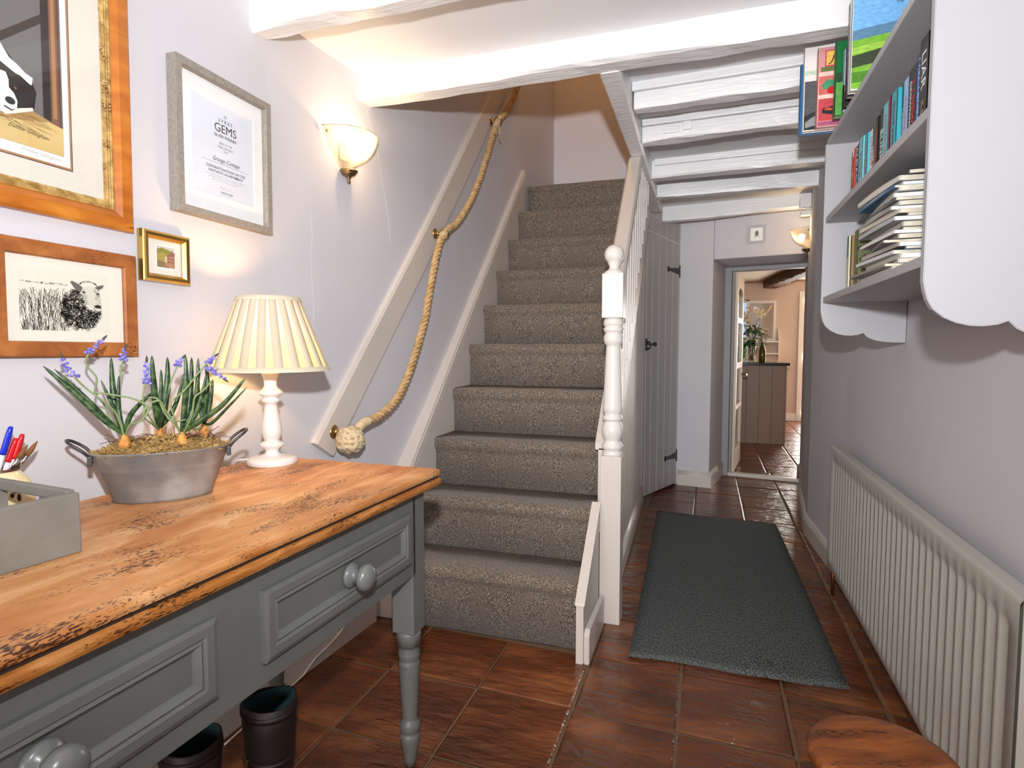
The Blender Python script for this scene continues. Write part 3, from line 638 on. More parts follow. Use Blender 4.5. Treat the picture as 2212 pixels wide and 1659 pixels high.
for i in range(2200):
    r = math.sqrt(rg.random()); a = rg.uniform(0, 2*pi); p = Vector((.137*r*cos(a), .078*r*sin(a), .118+.03*(1-r*r))); d = Vector((rg.uniform(-1, 1), rg.uniform(-1, 1), rg.uniform(.0, .9))).normalized()*rg.uniform(.010, .028)
    s_ = d.cross(Vector((rg.uniform(-1, 1), rg.uniform(-1, 1), rg.uniform(-1, 1)))).normalized()*rg.uniform(.0008, .0018)
    m.face([m.v(p-s_), m.v(p+s_), m.v(p+d*.6+s_*.8+Vector((0, 0, .003))), m.v(p+d)])
o = m.build('moss', M_MOSS, TU); o['kind'] = 'stuff'
m = MB()
for i in range(70):
    cx = rg.choice((-.085, -.005, .045, .095)); p = Vector((cx+rg.uniform(-.02, .02), rg.uniform(-.03, .03), .145)); d = Vector((rg.uniform(-1, 1), rg.uniform(-1, .4), rg.uniform(-.1, .6))).normalized()*rg.uniform(.02, .05)
    m.tube([p, p+d*.5+Vector((0, 0, .005)), p+d], .0009, 4)
o = m.build('dry_roots', M_TWIG, TU); o['kind'] = 'stuff'
M_BULBP = mat('bulb_skin', '#b06a24', .6, col2='#e0a050', scale=30, stretch=(3, 3, .5)); M_LEAF = mat('dark_strap_leaf', '#1e3a20', .35, col2='#56703c', scale=70, detail=3, ramp=(.4, .75), bump=.4, bscale=150)
M_STEM = mat('pale_stem', '#7d8f5c', .4); M_PET = mat('violet_petal', '#5a55b8', .5, col2='#9a96e0', scale=60); M_TIP = mat('brown_bud', '#4a4030', .6)
def S(px, py, v=0): return Vector(((px-325)*.00102, v, .115+(975-py)*.00102*(1.13 if py < 930 else 1.0)))
bulbs = {1: (252, 940, -.03), 2: (320, 936, .01), 3: (364, 942, -.035), 4: (413, 932, .015)}
for k, (a, b, v) in bulbs.items():
    m = MB(); p = S(a, b, v); m.lathe([(.004, -.016), (.012, -.012), (.0135, -.002), (.009, .010), (.006, .018), (.005, .022)], 10, tuple(p)); m.build('bulb', M_BULBP, TU)
def leaf(b, pts, w=.0075, tw=0.0):
    P = [S(bulbs[b][0], bulbs[b][1]-14, bulbs[b][2])]+[S(*q) for q in pts]; sp_ = smooth_path(P, 6); n = len(sp_)
    side = []; ws_ = []
    for i in range(n):
        t = i/(n-1); tg = (sp_[min(i+1, n-1)]-sp_[max(i-1, 0)]).normalized(); sd = tg.cross(Vector((.25+tw, -1, .1))).normalized(); side.append(sd); ws_.append(.78*w*(.55+.6*sin(pi*min(t*1.1, 1)**.8)) if t < .9 else w*.5*max(0.05, (1-t)*10))
    m = MB(); m.ribbon(sp_, side, ws_, .0011); m.build('leaf', M_LEAF, TU)
leaf(1, [(215, 890, -.04), (165, 830, -.05), (116, 776, -.06)], .008); leaf(1, [(222, 895, -.03), (180, 840, -.03), (131, 783, -.035)], .006)
leaf(1, [(236, 880, .01), (230, 820, .02), (229, 762, .03)], .008); leaf(1, [(240, 890, .0), (224, 850, .0), (210, 810, 0)], .005); leaf(1, [(262, 890, 0), (285, 862, .02), (318, 835, .04)], .0065); leaf(1, [(243, 880, -.02), (243, 835, -.02), (245, 800, -.02)], .005)
leaf(2, [(315, 880, -.01), (311, 810, -.02), (310, 758, -.025)], .0085); leaf(2, [(330, 880, 0), (339, 815, 0), (341, 762, .005)], .0085); leaf(2, [(345, 890, .02), (362, 850, .03), (375, 800, .03)], .006); leaf(2, [(328, 890, -.02), (335, 860, -.02), (345, 830, -.025)], .005); leaf(2, [(322, 880, .02), (326, 830, .02), (327, 790, .02)], .006)
leaf(3, [(372, 870, -.035), (377, 810, -.04), (377, 757, -.04)], .0075); leaf(3, [(380, 880, -.02), (388, 820, -.01), (391, 762, 0)], .0075); leaf(3, [(388, 885, -.02), (400, 830, -.02), (404, 764, -.02)], .007); leaf(3, [(400, 905, -.05), (450, 868, -.07), (499, 809, -.085)], .008); leaf(3, [(392, 895, -.03), (408, 850, -.03), (420, 800, -.03)], .006)
leaf(4, [(418, 870, .01), (424, 820, .01), (422, 775, .02)], .007); leaf(4, [(408, 880, .02), (402, 830, .03), (410, 790, .03)], .007); leaf(4, [(430, 915, 0), (465, 880, -.01), (507, 834, -.03)], .0045); leaf(4, [(424, 890, .02), (432, 850, .02), (436, 815, .02)], .006)
def stem(b, pts, r=.0021):
    P = [S(bulbs[b][0], bulbs[b][1]-10, bulbs[b][2])]+[S(*q) for q in pts]; m = MB(); m.tube(smooth_path(P, 7), r, 6); return m.build('flower_stem', M_STEM, TU)
def spike(pts, par, nfl=11, r=.0052, tip=True):
    P = smooth_path([S(*q) for q in pts], 8); m = MB(); L = len(P)
    for i in range(nfl):
        p = P[int(i*(L-1)/nfl)]; a = i*2.4; off = Vector((cos(a), sin(a), .1))*.0062*(1-.35*i/nfl); m.ball(tuple(p+off), r*(1-.3*i/nfl), 7, 5, (1, 1, .85))
    o = m.build('flower_spike', M_PET, par)
    e = P[-1]-P[-2]; e.normalize(); mt = MB(); mt.tube([P[-1]-e*.004, P[-1]+e*.005, P[-1]+e*.012], [.0028, .003, .0008], 6); mt.build('bud_tip', M_TIP, o)
st1 = stem(1, [(238, 880, -.04), (215, 850, -.05), (188, 825, -.05), (168, 800, -.06)]); spike([(168, 798, -.06), (155, 780, -.06), (149, 760, -.06)], st1)
st1 = stem(1, [(228, 900, -.02), (214, 860, -.01), (198, 838, 0), (202, 805, 0), (184, 775, 0), (190, 752, 0)]); spike([(188, 752, 0), (203, 738, 0), (218, 722, 0)], st1)
st1 = stem(1, [(240, 880, .0), (243, 820, .01), (252, 770, .01)]); spike([(252, 768, .01), (254, 756, .01), (257, 742, .01)], st1, 8)
st1 = stem(2, [(300, 890, -.03), (290, 860, -.04), (292, 830, -.04), (298, 815, -.04)]); spike([(298, 818, -.04), (299, 795, -.04), (300, 768, -.04)], st1, 15)
st1 = stem(2, [(338, 860, .0), (345, 820, .0), (362, 780, 0)]); spike([(360, 782, 0), (365, 772, 0), (372, 764, 0)], st1, 8)
st1 = stem(3, [(352, 900, -.05), (345, 860, -.06), (372, 835, -.05), (400, 800, -.05), (424, 772, -.05)]); spike([(422, 775, -.05), (430, 767, -.05), (438, 760, -.05)], st1, 8)
st1 = stem(3, [(385, 890, -.06), (392, 850, -.07), (410, 835, -.07), (428, 815, -.06)]); spike([(422, 786, -.06), (438, 798, -.06), (456, 812, -.06)], st1, 14)
stem(1, [(262, 905, -.05), (285, 895, -.06), (300, 870, -.06), (275, 850, -.05), (240, 840, -.05), (200, 832, -.05)]); stem(2, [(305, 905, -.04), (290, 885, -.06), (300, 862, -.06), (322, 855, -.06), (335, 880, -.05), (352, 900, -.05), (372, 898, -.06)]); stem(3, [(352, 910, -.05), (340, 895, -.06), (330, 880, -.05), (318, 852, -.04), (300, 848, -.04)]); stem(4, [(398, 925, -.02), (380, 918, -.04), (378, 905, -.05)])

# ------------------------------------------------------------------ grey wooden tray with card, notebook; hen pot with pens and brushes
M_TRAY = mat('grey_chalk_paint', '#78746c', .8, bump=.35, bscale=40, bdist=.002, col2='#827e76', scale=12)
TR = thing('wooden_tray', 'grey painted wooden tray with slotted end at the near end of the table', 'tray', (-.962, .683, TZ), R(-6)); TR.scale = (1, 1, .91)
m = MB(); m.box(-.013, 0, -.44, 0, 0, .108, .003); m.build('side_panel', M_TRAY, TR)
m = MB(); m.box(-.30, -.287, -.44, 0, 0, .108, .003); m.build('side_panel', M_TRAY, TR)
m = MB(); m.box(-.287, -.013, -.44, -.013, .004, .014); m.build('tray_base', M_TRAY, TR)
for y0_, y1_ in ((-.013, 0), (-.44, -.427)):
    m = MB(); m.box(-.287, -.013, y0_, y1_, 0, .055, .001); m.box(-.287, -.013, y0_, y1_, .092, .112, .003); m.box(-.287, -.21, y0_, y1_, .055, .092); m.box(-.09, -.013, y0_, y1_, .055, .092); m.build('end_panel', M_TRAY, TR)
M_CARD = mat('white_card', (.8, .8, .8), .5); M_ORANGE = mat('orange_print', '#e08a1e', .5); M_NOTE = mat('slate_notebook', '#3b4446', .5)
CA = thing('leaflet', 'white leaflet with an orange band leaning in the grey tray', 'leaflet', (-1.03, .53, TZ+.016), R(5))
m = MB(); m.T = Matrix.Rotation(R(-14), 4, 'X'); m.box(-.05, .05, -.001, .001, 0, .085); m.build('card', M_CARD, CA)
m = MB(); m.T = Matrix.Rotation(R(-14), 4, 'X'); m.box(-.0495, .0495, -.0016, .0016, .045, .065); m.build('orange_band', M_ORANGE, CA)
m = MB(); m.box(-.06, .06, -.1, .1, 0, .03, .003); NB = m.build('notebook', M_NOTE, None, (-1.13, .53, TZ+.015), (0, 0, R(-4))); tag(NB, 'dark slate notebook lying inside the grey tray', 'notebook')
M_CERAM = mat('cream_ceramic', '#e6d9a8', .15, coat=.4); M_INK = mat('dark_paint_marks', '#33231a', .4)
PX, PY = -1.279, .757
PT = thing('ceramic_pot', 'cream glazed bird shaped pot with dark brush marks behind the grey tray', 'pot', (PX, PY, TZ), R(35))
m = MB(); m.lathe([(.0, 0), (.034, 0), (.046, .012), (.055, .035), (.054, .06), (.044, .082), (.033, .094), (.029, .098), (.026, .094), (.03, .08), (.035, .05), (.03, .02), (0, .018)], 26, ey=.9); m.build('pot_body', M_CERAM, PT)
m = MB(); m.lathe([(.029, .094), (.031, .0975), (.030, .1015), (.027, .1005), (.026, .096)], 26, ey=.9); m.build('brown_rim', mat('brown_glaze', '#5a3222', .25), PT)
m = MB()
for a, z, l in ((-1.75, .083, .008), (-1.35, .085, .008), (-1.5, .088, .006), (-.75, .066, .012), (-.6, .064, .010), (-.65, .050, .012), (-.85, .056, .008)):
    r = .0335+(.094-z)*.85; r = min(r, .0545); p = Vector((r*cos(a), r*.9*sin(a), z)); m.ball(tuple(p), .0035, 6, 4, (1, 1, l/.0055))
m.build('painted_marks', M_INK, PT)
def penobj(name, label, cat, base, top, body, segs, grp):
    T = thing(name, label, cat, base); d = Vector(top)-Vector(base)
    q = d.to_track_quat('Z', 'Y').to_euler(); T.rotation_euler = q; L = d.length
    for nm, mt, a, b, prof in segs:
        m = MB(); m.lathe([(r, (a+(b-a)*t)*L) for r, t in prof], 10); m.build(nm, mt, T)
    return T
M_CLEARP = mat('clear_plastic', (.75, .75, .78), .15, spec=.6); M_BLUE = mat('blue_plastic', '#1a2fc0', .25); M_RED = mat('red_plastic', '#c81a24', .25); M_FERR = mat('ferrule', (.6, .6, .6), .25, 1); M_HAIR = mat('brush_hair', '#7a5228', .7); M_HANDLE = mat('dark_brush_handle', '#2c2620', .35)
zb = TZ+.025
def pen(col, lab, base, top, cm): return penobj('pen', lab, 'pen', base, top, None, [('barrel', M_CLEARP, 0, .72, [(.0035, 0), (.0042, .03), (.0042, 1)]), ('cap', cm, .66, 1, [(.0052, 0), (.0056, .1), (.0052, .75), (.004, .97), (.002, 1)])], 'pens')
pen('b', 'blue capped ballpoint pen leaning out of the cream pot', (PX-.015, PY-.015, zb), (PX+.022, PY+.012, TZ+.182), M_BLUE)
pen('r', 'red capped pen nearer the brushes in the cream pot', (PX-.005, PY+.0, zb), (PX+.024, PY+.030, TZ+.165), M_RED)
pen('r', 'red capped pen beside the blue pen in the cream pot', (PX-.010, PY-.008, zb), (PX+.018, PY+.022, TZ+.158), M_RED)
for lab, b, t in (('thin paintbrush leaning farthest out of the cream pot', (PX-.016, PY-.012, zb), (PX+.040, PY+.046, TZ+.150)), ('thin paintbrush with darker handle between the pens and the outer brush', (PX-.018, PY-.016, zb), (PX+.034, PY+.032, TZ+.145))):
    penobj('paintbrush', lab, 'paintbrush', b, t, None, [('handle', M_HANDLE, 0, .62, [(.003, 0), (.0038, 1)]), ('ferrule', M_FERR, .6, .78, [(.0038, 0), (.0042, 1)]), ('bristles', M_HAIR, .77, 1, [(.004, 0), (.0052, .35), (.003, .75), (.0004, 1)])], 'brushes')

# ------------------------------------------------------------------ boots under the table, cable on the skirting
M_LEA = mat('brown_boot_leather', '#180d0a', .55, col2='#21130f', scale=8, bump=.3, bscale=30); M_LEA2 = mat('dark_boot_leather', '#150d0a', .6); M_LIN = mat('teal_felt_lining', '#27474a', .95, bump=.6, bscale=200); M_SOLE = mat('rubber_sole', '#0c0b0a', .7)
def boot(label, loc_, rz):
    B = thing('boot', label, 'boot', loc_, rz, 'leather boots under the table'); B.scale = (1, 1, .87)
    def ring(m, z, a, b, cy=0, tilt=0): return [m.v((a*cos(2*pi*i/24), cy+b*sin(2*pi*i/24), z+tilt*sin(2*pi*i/24)+.006*cos(4*pi*i/24)*(tilt != 0))) for i in range(24)]
    m = MB(); rs = [ring(m, z, a, b, cy, t) for z, a, b, cy, t in ((.02, .042, .055, 0, 0), (.06, .043, .057, 0, 0), (.12, .046, .058, 0, 0), (.20, .056, .066, .004, 0), (.28, .061, .071, .004, 0), (.335, .063, .073, .004, .012), (.338, .060, .070, .004, .012), (.30, .058, .068, .004, 0))]
    for A, C in zip(rs, rs[1:]):
        for i in range(24): m.face([A[i], A[(i+1) % 24], C[(i+1) % 24], C[i]], True)
    m.face(rs[0][::-1]); m.build('shaft', M_LEA, B)
    m = MB(); rs = [ring(m, z, a, b, .004, t) for z, a, b, t in ((.336, .0595, .0695, .012), (.26, .055, .064, 0), (.25, .05, .06, 0))]
    for A, C in zip(rs, rs[1:]):
        for i in range(24): m.face([A[i], A[(i+1) % 24], C[(i+1) % 24], C[i]], True)
    m.face(rs[-1]); m.build('lining', M_LIN, B)
    for z, a, b, h in ((.318, .0632, .0732, .016), (.185, .0545, .0648, .012)):
        m = MB(); rs = [ring(m, zz, a+e, b+e, .004, 0) for zz, e in ((z-h/2, -.001), (z-h/2, .0015), (z+h/2, .0015), (z+h/2, -.001))]
        for A, C in zip(rs, rs[1:]):
            for i in range(24): m.face([A[i], A[(i+1) % 24], C[(i+1) % 24], C[i]], True)
        m.build('leather_band', M_LEA2, B)
    m = MB(); m.prism([(-.055, .012), (-.06, .05), (-.05, .10), (.03, .10), (.075, .075), (.13, .055), (.165, .04), (.17, .012)], -.043, .043, 'x', .012); m.build('foot', M_LEA, B)
    m = MB(); m.prism([(-.062, 0), (-.062, .014), (.175, .014), (.175, .006), (.02, .006), (.0, 0)], -.046, .046, 'x', .003); m.build('sole', M_SOLE, B)
    m = MB(); m.box(.050, .060, -.022, .012, .176, .194, .002); m.build('buckle', M_ABRASS, B)
boot('dark brown leather boot with teal lining, nearer the visible table leg', (-1.0, 1.14, 0), R(-120)); boot('dark brown leather boot in shadow, farther under the table', (-1.06, .965, 0), R(-125))
m = MB(); cx_ = lambda y: wlx(y)+.026
m.tube(smooth_path([(cx_(1.93), 1.93, .172), (cx_(1.93), 1.935, .12), (cx_(1.9), 1.90, .075), (cx_(1.84), 1.83, .05), (cx_(1.76), 1.74, .035), (cx_(1.7), 1.685, .012), (cx_(1.68), 1.66, .004), (cx_(1.6)+.01, 1.5, .004), (cx_(1.5)+.02, 1.3, .004)], 6), .0032, 6)
tag(m.build('power_cable', M_FLEX), 'thin white cable curling down the skirting under the table', 'cable')
# ------------------------------------------------------------------ wall pictures (face -y locally, hung on the left wall)
M_GLASS = pane_mat('picture_glass', gloss=.1, rough=.01)
M_MOUNT = mat('cream_mount', '#ece6d8', .8); M_MOUNTW = mat('white_mount', '#f4f4f4', .8)
def inkm(c): return mat('ink_'+c, '#'+c, .8)
def pic(label, yc, zc, w, h, depth, prof, fm, bar, roll=0, bx=None, cat='picture'):
    T = thing('framed_picture', label, cat, (wlx(yc)+.0005, yc, zc-h/2), R(90)); T['group'] = 'framed pictures on the stair wall'
    T.rotation_euler = (R(roll), 0, R(90)) if False else (0, R(roll), R(90))
    m = MB(); ring_sweep(m, w, h, prof, 0, h/2); m.build('frame', fm, T)
    m = MB(); m.box(-w/2+.004, w/2-.004, -.004, 0, .004, h-.004); m.build('backing_board', mat('backing', '#6b5a45', .9), T)
    return T
def flat(T, name, pts, y, m):
    b = MB(); b.poly([(x, y, z) for x, z in pts]); return b.build(name, m, T)
def rectp(x0, x1, z0, z1): return [(x0, z0), (x1, z0), (x1, z1), (x0, z1)]
def stroke(m, pts, w, y):
    P = smooth_path([(x, y, z) for x, z in pts], 4); n = len(P)
    for i in range(n-1):
        a, b = P[i], P[i+1]; d = b-a
        if d.length < 1e-7: continue
        s = Vector((-d.z, 0, d.x)).normalized()*w*.5*(1-.6*i/n); m.face([m.v(a-s), m.v(a+s), m.v(b+s*.95), m.v(b-s*.95)])
# --- certificate, grey wood frame
M_GWOOD = mat('grey_limed_wood', '#86807a', .6, col2='#989188', scale=120, stretch=(1, 1, 1), detail=3, bump=.2, bscale=60)
w, h = .350, .400
CT = pic('award certificate in a deep grey limed wood frame', 1.397, 1.7025, w, h, .03, [(0, 0), (0, .032), (.019, .032), (.021, .022), (.021, 0)], M_GWOOD, .02, .6, cat='certificate')
flat(CT, 'mount', rectp(-w/2+.018, w/2-.018, .018, h-.018), -.014, M_MOUNTW)
m = MB(); ring_sweep(m, .236, .262, [(0, .0142), (.002, .0165), (.0035, .0142)], 0, h/2); m.build('mount_bevel', M_MOUNTW, CT)
flat(CT, 'print', rectp(-.116, .116, h/2-.129, h/2+.129), -.0146, mat('certificate_paper', '#e3e8f2', .6))
I1 = inkm('3c3c40'); I2 = inkm('8a8a90'); I3 = inkm('b9bcc4')
def ct(s, z, size, mt, x=0.006, nm='lettering'): text(s, size, mt, CT, (x, -.0149, h/2+z), (R(90), 0, 0), nm, .0001, bold=size*.006 if mt is I1 and size < .02 else 0)
ct('S Y K E S', .0865, .0135, I1); ct('GEMS', .0640, .034, I1); ct('SILVER WINNER', .0425, .0115, I1); ct('BEST IN THE', .0225, .0085, I2); ct('PEAK DISTRICT', .0115, .0085, I2); ct('2019', .0025, .0085, I2)
text('Grange Cottage', .0165, I1, CT, (.006, -.0149, h/2-.025), (R(90), 0, 0), 'handwriting', .0001, shear=.35, sx=.95)
b = MB(); b.box(-.082, .092, -.015, -.0147, h/2-.0365, h/2-.0357); b.build('ruled_line', I2, CT)
ct('CONGRATULATIONS ON THIS', -.050, .0105, I1); ct('FANTASTIC ACHIEVEMENT!', -.0615, .0105, I1)
for i, wd in enumerate((.150, .128, .104)):
    m = MB(); x = -wd/2+.006
    while x < wd/2: L = random.uniform(.003, .009); m.box(x, min(x+L, wd/2), -.0150, -.0148, h/2-.0725-i*.0065, h/2-.0705-i*.0065); x += L+.002
    m.build('fine_print', I3, CT)
m = MB(); stroke(m, [(-.02, h/2-.106), (-.012, h/2-.098), (-.008, h/2-.108), (-.002, h/2-.097), (.002, h/2-.107), (.010, h/2-.100), (.014, h/2-.106), (.022, h/2-.099), (.026, h/2-.106), (.042, h/2-.104)], .0008, -.0149); m.build('signature', I2, CT)
ct('Graham Donoghue', -.1145, .006, I1); ct('Chief Executive Officer', -.120, .0045, I3)
m = MB(); m.prism([(.006, h/2+.094), (.000, h/2+.103), (.003, h/2+.106), (.009, h/2+.106), (.012, h/2+.103)], -.0151, -.0148, 'y'); m.build('gem_emblem', I3, CT)
flat(CT, 'glass', rectp(-w/2+.02, w/2-.02, .02, h-.02), -.019, M_GLASS)
# --- small gilt frame
M_GILT = mat('gilt_frame', (.70, .46, .14), .24, 1, bump=.1, bscale=80)
w, h = .1395, .127
GF = pic('tiny village view in a gilt frame', 1.191, 1.3755, w, h, .02, [(0, 0), (0, .018), (.002, .021), (.006, .0225), (.013, .0215), (.017, .017), (.020, .014), (.020, 0)], M_GILT, .02, .8)
flat(GF, 'mount', rectp(-w/2+.018, w/2-.018, .018, h-.018), -.010, M_MOUNT)
cz = h/2+.002
flat(GF, 'white_margin', rectp(-.0275, .0325, cz-.030, cz+.030), -.0104, M_MOUNTW)
def gp(n, pts, c, y): flat(GF, n, [(x+.0025, z+cz) for x, z in pts], y, inkm(c))
gp('print', rectp(-.0265, .0265, -.0265, .0265), 'cfc7b8', -.0107); gp('hill', [(-.0265, -.005), (-.0265, .018), (-.012, .0235), (.01, .019), (.0265, .012), (.0265, -.005)], '8f8a3c', -.0109); gp('hill', [(-.0265, -.01), (-.0265, .008), (-.01, .011), (.0265, .004), (.0265, -.01)], 'b09a4c', -.0111)
gp('foreground', [(-.0265, -.0265), (-.0265, -.008), (.0, -.012), (.01, -.0265)], '8a7a52', -.0112); gp('cottage', [(-.004, -.022), (.0265, -.0265), (.0265, .006), (-.002, .001)], 'b98a6a', -.0113); gp('roof', [(-.005, .001), (.002, .006), (.0265, .016), (.0265, .005)], '9a6a52', -.0115); gp('gable', [(-.004, -.012), (.002, -.013), (.002, .001), (-.001, .005), (-.004, .0)], 'd9cdb8', -.0116)
for i in range(3): gp('window', rectp(.006+i*.007, .0085+i*.007, -.014, -.008), '6a4a3a', -.0117); gp('window', rectp(.006+i*.007, .0085+i*.007, -.005, .0), '6a4a3a', -.0117)
gp('chimney', rectp(.016, .0195, .010, .019), '8a5a48', -.0117)
flat(GF, 'glass', rectp(-w/2+.019, w/2-.019, .019, h-.019), -.0135, M_GLASS)
# --- sheep drawing, pitted pine frame
M_PFRAME = wood('pitted_pine_frame', '#8a4c22', '#b8743c', '#a0602e', '#3a1e10', (4, 4, 4), 5, .45, .72, bump=.4, fine=14)
w, h = .318, .243
SF = pic('ink drawing of a sheep in a pitted pine frame', .944, 1.2475, w, h, .018, [(0, 0), (0, .016), (.003, .018), (.030, .018), (.033, .014), (.033, 0)], M_PFRAME, .033, .6)
flat(SF, 'mount', rectp(-w/2+.03, w/2-.03, .03, h-.03), -.009, M_MOUNT)
X0, X1, Z0, Z1_ = -.1015, .0925, h/2-.065, h/2+.065
flat(SF, 'print', rectp(X0, X1, Z0, Z1_), -.0093, mat('drawing_paper', '#e4e2d2', .8))
def sp_(px, py): return (X0+(px-150)/(875-150)*(X1-X0), Z0+(975-py)/(975-480)*(Z1_-Z0))      # drawing laid out on its own paper grid
rg = random.Random(11); INK = inkm('2c2723'); INKM = inkm('6b655c')
m = MB()
for i in range(420):                                   # long wool strokes on the flank
    x = rg.uniform(155, 520); top = 640-30*(x-150)/400; y = rg.uniform(top, 965)
    L = rg.uniform(40, 110); lean = rg.uniform(-30, 10)+(20 if x < 300 else 0)
    stroke(m, [sp_(x, y), sp_(min(max(x+lean*.6, 152), 860), min(y+L*.5, 972)), sp_(min(max(x+lean*.2+rg.uniform(-8, 8), 152), 860), min(y+L, 973))], rg.uniform(.0006, .0013)*(.6+.5*(y-600)/370), -.0096)
for i in range(1100):                                  # curly dark fleece on the chest
    a = rg.uniform(0, 2*pi); r = math.sqrt(rg.random()); x = 625+165*r*cos(a); y = 795+175*r*sin(a)
    if y < 640+.3*abs(x-560) and x > 610: continue
    if (x-735)**2/85**2+(y-690)**2/110**2 < 1: continue
    if y > 955 or x > 800: continue
    q = rg.uniform(8, 20); a0 = rg.uniform(0, 6.3)
    stroke(m, [sp_(x+q*cos(a0+t), y+q*sin(a0+t)*.9) for t in (0, 1.1, 2.2, 3.3)], rg.uniform(.0008, .0017), -.0097)
for i in range(90):
    x = rg.uniform(160, 520); y = 600-12*rg.random()+18*(520-x)/370*.2; stroke(m, [sp_(x, y), sp_(x+rg.uniform(4, 16), y-rg.uniform(-4, 8))], .0006, -.0096)
m.build('fleece_strokes', INK, SF)
flat(SF, 'sheep_face', [sp_(*p) for p in ((640, 600), (690, 585), (745, 590), (785, 625), (800, 700), (805, 750), (798, 785), (770, 800), (735, 780), (690, 740), (650, 700), (628, 640))], -.0098, mat('face_paper', '#d8d4c4', .8))
flat(SF, 'sheep_ear', [sp_(*p) for p in ((628, 640), (575, 615), (540, 565), (555, 552), (600, 570), (640, 598))], -.0100, INKM)
flat(SF, 'sheep_ear', [sp_(*p) for p in ((745, 592), (790, 570), (830, 560), (815, 590), (780, 612))], -.0100, INKM)
flat(SF, 'sheep_muzzle', [sp_(*p) for p in ((735, 750), (765, 738), (795, 745), (798, 770), (770, 770), (745, 768))], -.0102, INK)
m = MB()
for c in ((650, 640), (770, 645)): m.prism([sp_(c[0]+14*cos(t), c[1]+8*sin(t)) for t in [2*pi*i/10 for i in range(10)]], -.0104, -.0102, 'y')
for i in range(120):
    x = rg.uniform(640, 790); y = rg.uniform(600, 740)
    if abs(x-700-(y-640)*.25) < 35: continue
    stroke(m, [sp_(x, y), sp_(x+rg.uniform(2, 8), y+rg.uniform(10, 25))], .0005, -.0103)
stroke(m, [sp_(728, 770), sp_(760, 798), sp_(795, 795)], .001, -.0103)
for i in range(70):
    a = rg.uniform(3.4, 6.0); stroke(m, [sp_(690+70*cos(a), 590+40*sin(a)), sp_(690+86*cos(a+.1), 590+50*sin(a+.1))], .0005, -.0103)
m.build('face_lines', INK, SF)
flat(SF, 'glass', rectp(-w/2+.032, w/2-.032, .032, h-.032), -.013, M_GLASS)
# --- collie painting, wide honey frame with gilt slip
M_HONEY = wood('honey_frame', '#a05618', '#cf8430', '#b86c22', '#7a3d10', (3, 3, 9), 3, .32, .86, bump=.05)
w, h = .64, .70; DR = 1.101
DF2 = pic('collie lying in a barn, print in a wide honey wood frame', DR-w/2, 1.427+h/2, w, h, .03, [(0, 0), (0, .022), (.006, .026), (.030, .026), (.042, .018), (.046, .016), (.046, 0)], M_HONEY, .046, .8)
m = MB(); ring_sweep(m, w-.09, h-.09, [(0, .0), (0, .018), (.004, .0195), (.0055, .017), (.009, .0185), (.0105, .016), (.014, .0175), (.0155, .0145), (.019, .014), (.019, 0)], 0, h/2); m.build('gilt_slip', wood('crackled_gilt', '#8a6a34', '#d8bd7a', '#b8965a', '#5a2c1a', (6, 6, 6), 8, .35, .62), DF2)
r0 = w/2-.062; flat(DF2, 'mount', rectp(-r0, r0, .062, h-.062), -.009, mat('stone_mount', '#dcd8cc', .85))
mw = w/2-(DR-.968); mz = 1.535-1.427
flat(DF2, 'dark_fillet', rectp(-mw, mw, mz, h-mz), -.0093, inkm('5a4a40')); flat(DF2, 'brown_fillet', rectp(-mw+.002, mw-.002, mz+.002, h-mz-.002), -.0096, inkm('b08058')); flat(DF2, 'paper_margin', rectp(-mw+.006, mw-.006, mz+.006, h-mz-.006), -.0099, M_MOUNTW)
pr_ = w/2-(DR-.949); pz = 1.562-1.427; pt = h-pz
def dp(n, pts, c, y): flat(DF2, n, pts, y, inkm(c))
R_ = pr_
dp('print', rectp(-R_, R_, pz, pt), '55504e', -.0102)
dp('barn_wall', [(-R_, .20), (R_, .20), (R_, pt), (-R_, pt)], '6a6868', -.0104)
dp('barn_beam', [(-R_, .13), (-.02, .28), (.03, .324), (.152, .438), (.151, .418), (.029, .304), (-.02, .26), (-R_, .115)], '3a302a', -.0105)
dp('barn_dark', rectp(.128, .146, .17, pt), '28211e', -.0106)
dp('barn_post', rectp(.144, R_-.003, .19, pt), '7a5338', -.0107); dp('barn_post_light', rectp(.148, .156, .21, pt), 'a47a52', -.0108); dp('barn_post_dark', rectp(.160, R_-.003, .19, pt), '5c4030', -.0108)
dp('straw', [(-R_, pz), (R_, pz), (R_, .194), (.144, .198), (.106, .208), (.046, .192), (-R_, .18)], 'd3b777', -.0109); dp('straw_shade', [(-R_, .185), (.05, .195), (.106, .210), (.144, .200), (.09, .185), (.0, .168), (-R_, .165)], 'a98850', -.0110)
dp('dog_body', [(-.11, .19), (-.10, .28), (-.03, .35), (.03, .345), (.07, .30), (.105, .27), (.115, .25), (.11, .215), (.07, .195), (-.03, .185)], '181412', -.0112)
dp('dog_ruff', [(.03, .345), (.052, .320), (.065, .300), (.080, .292), (.095, .281), (.109, .277), (.106, .261), (.094, .265), (.085, .270), (.069, .276), (.050, .285), (.02, .30)], 'f2eee8', -.0113)
dp('dog_head', [(.0, .27), (.03, .285), (.05, .284), (.066, .274), (.085, .272), (.102, .262), (.113, .252), (.109, .238), (.094, .214), (.08, .203), (.046, .186), (.01, .20), (-.01, .235)], '241f1d', -.0114)
dp('dog_blaze', [(.045, .268), (.058, .268), (.063, .255), (.063, .240), (.072, .232), (.078, .218), (.076, .201), (.064, .189), (.046, .187), (.036, .20), (.040, .225), (.046, .245)], 'f6f3ee', -.0116)
for ex, ez in ((.075, .243), (.036, .240)): dp('dog_eye', [(ex+.0035*cos(t), ez+.0026*sin(t)) for t in [2*pi*i/8 for i in range(8)]], '7a5230', -.0118)
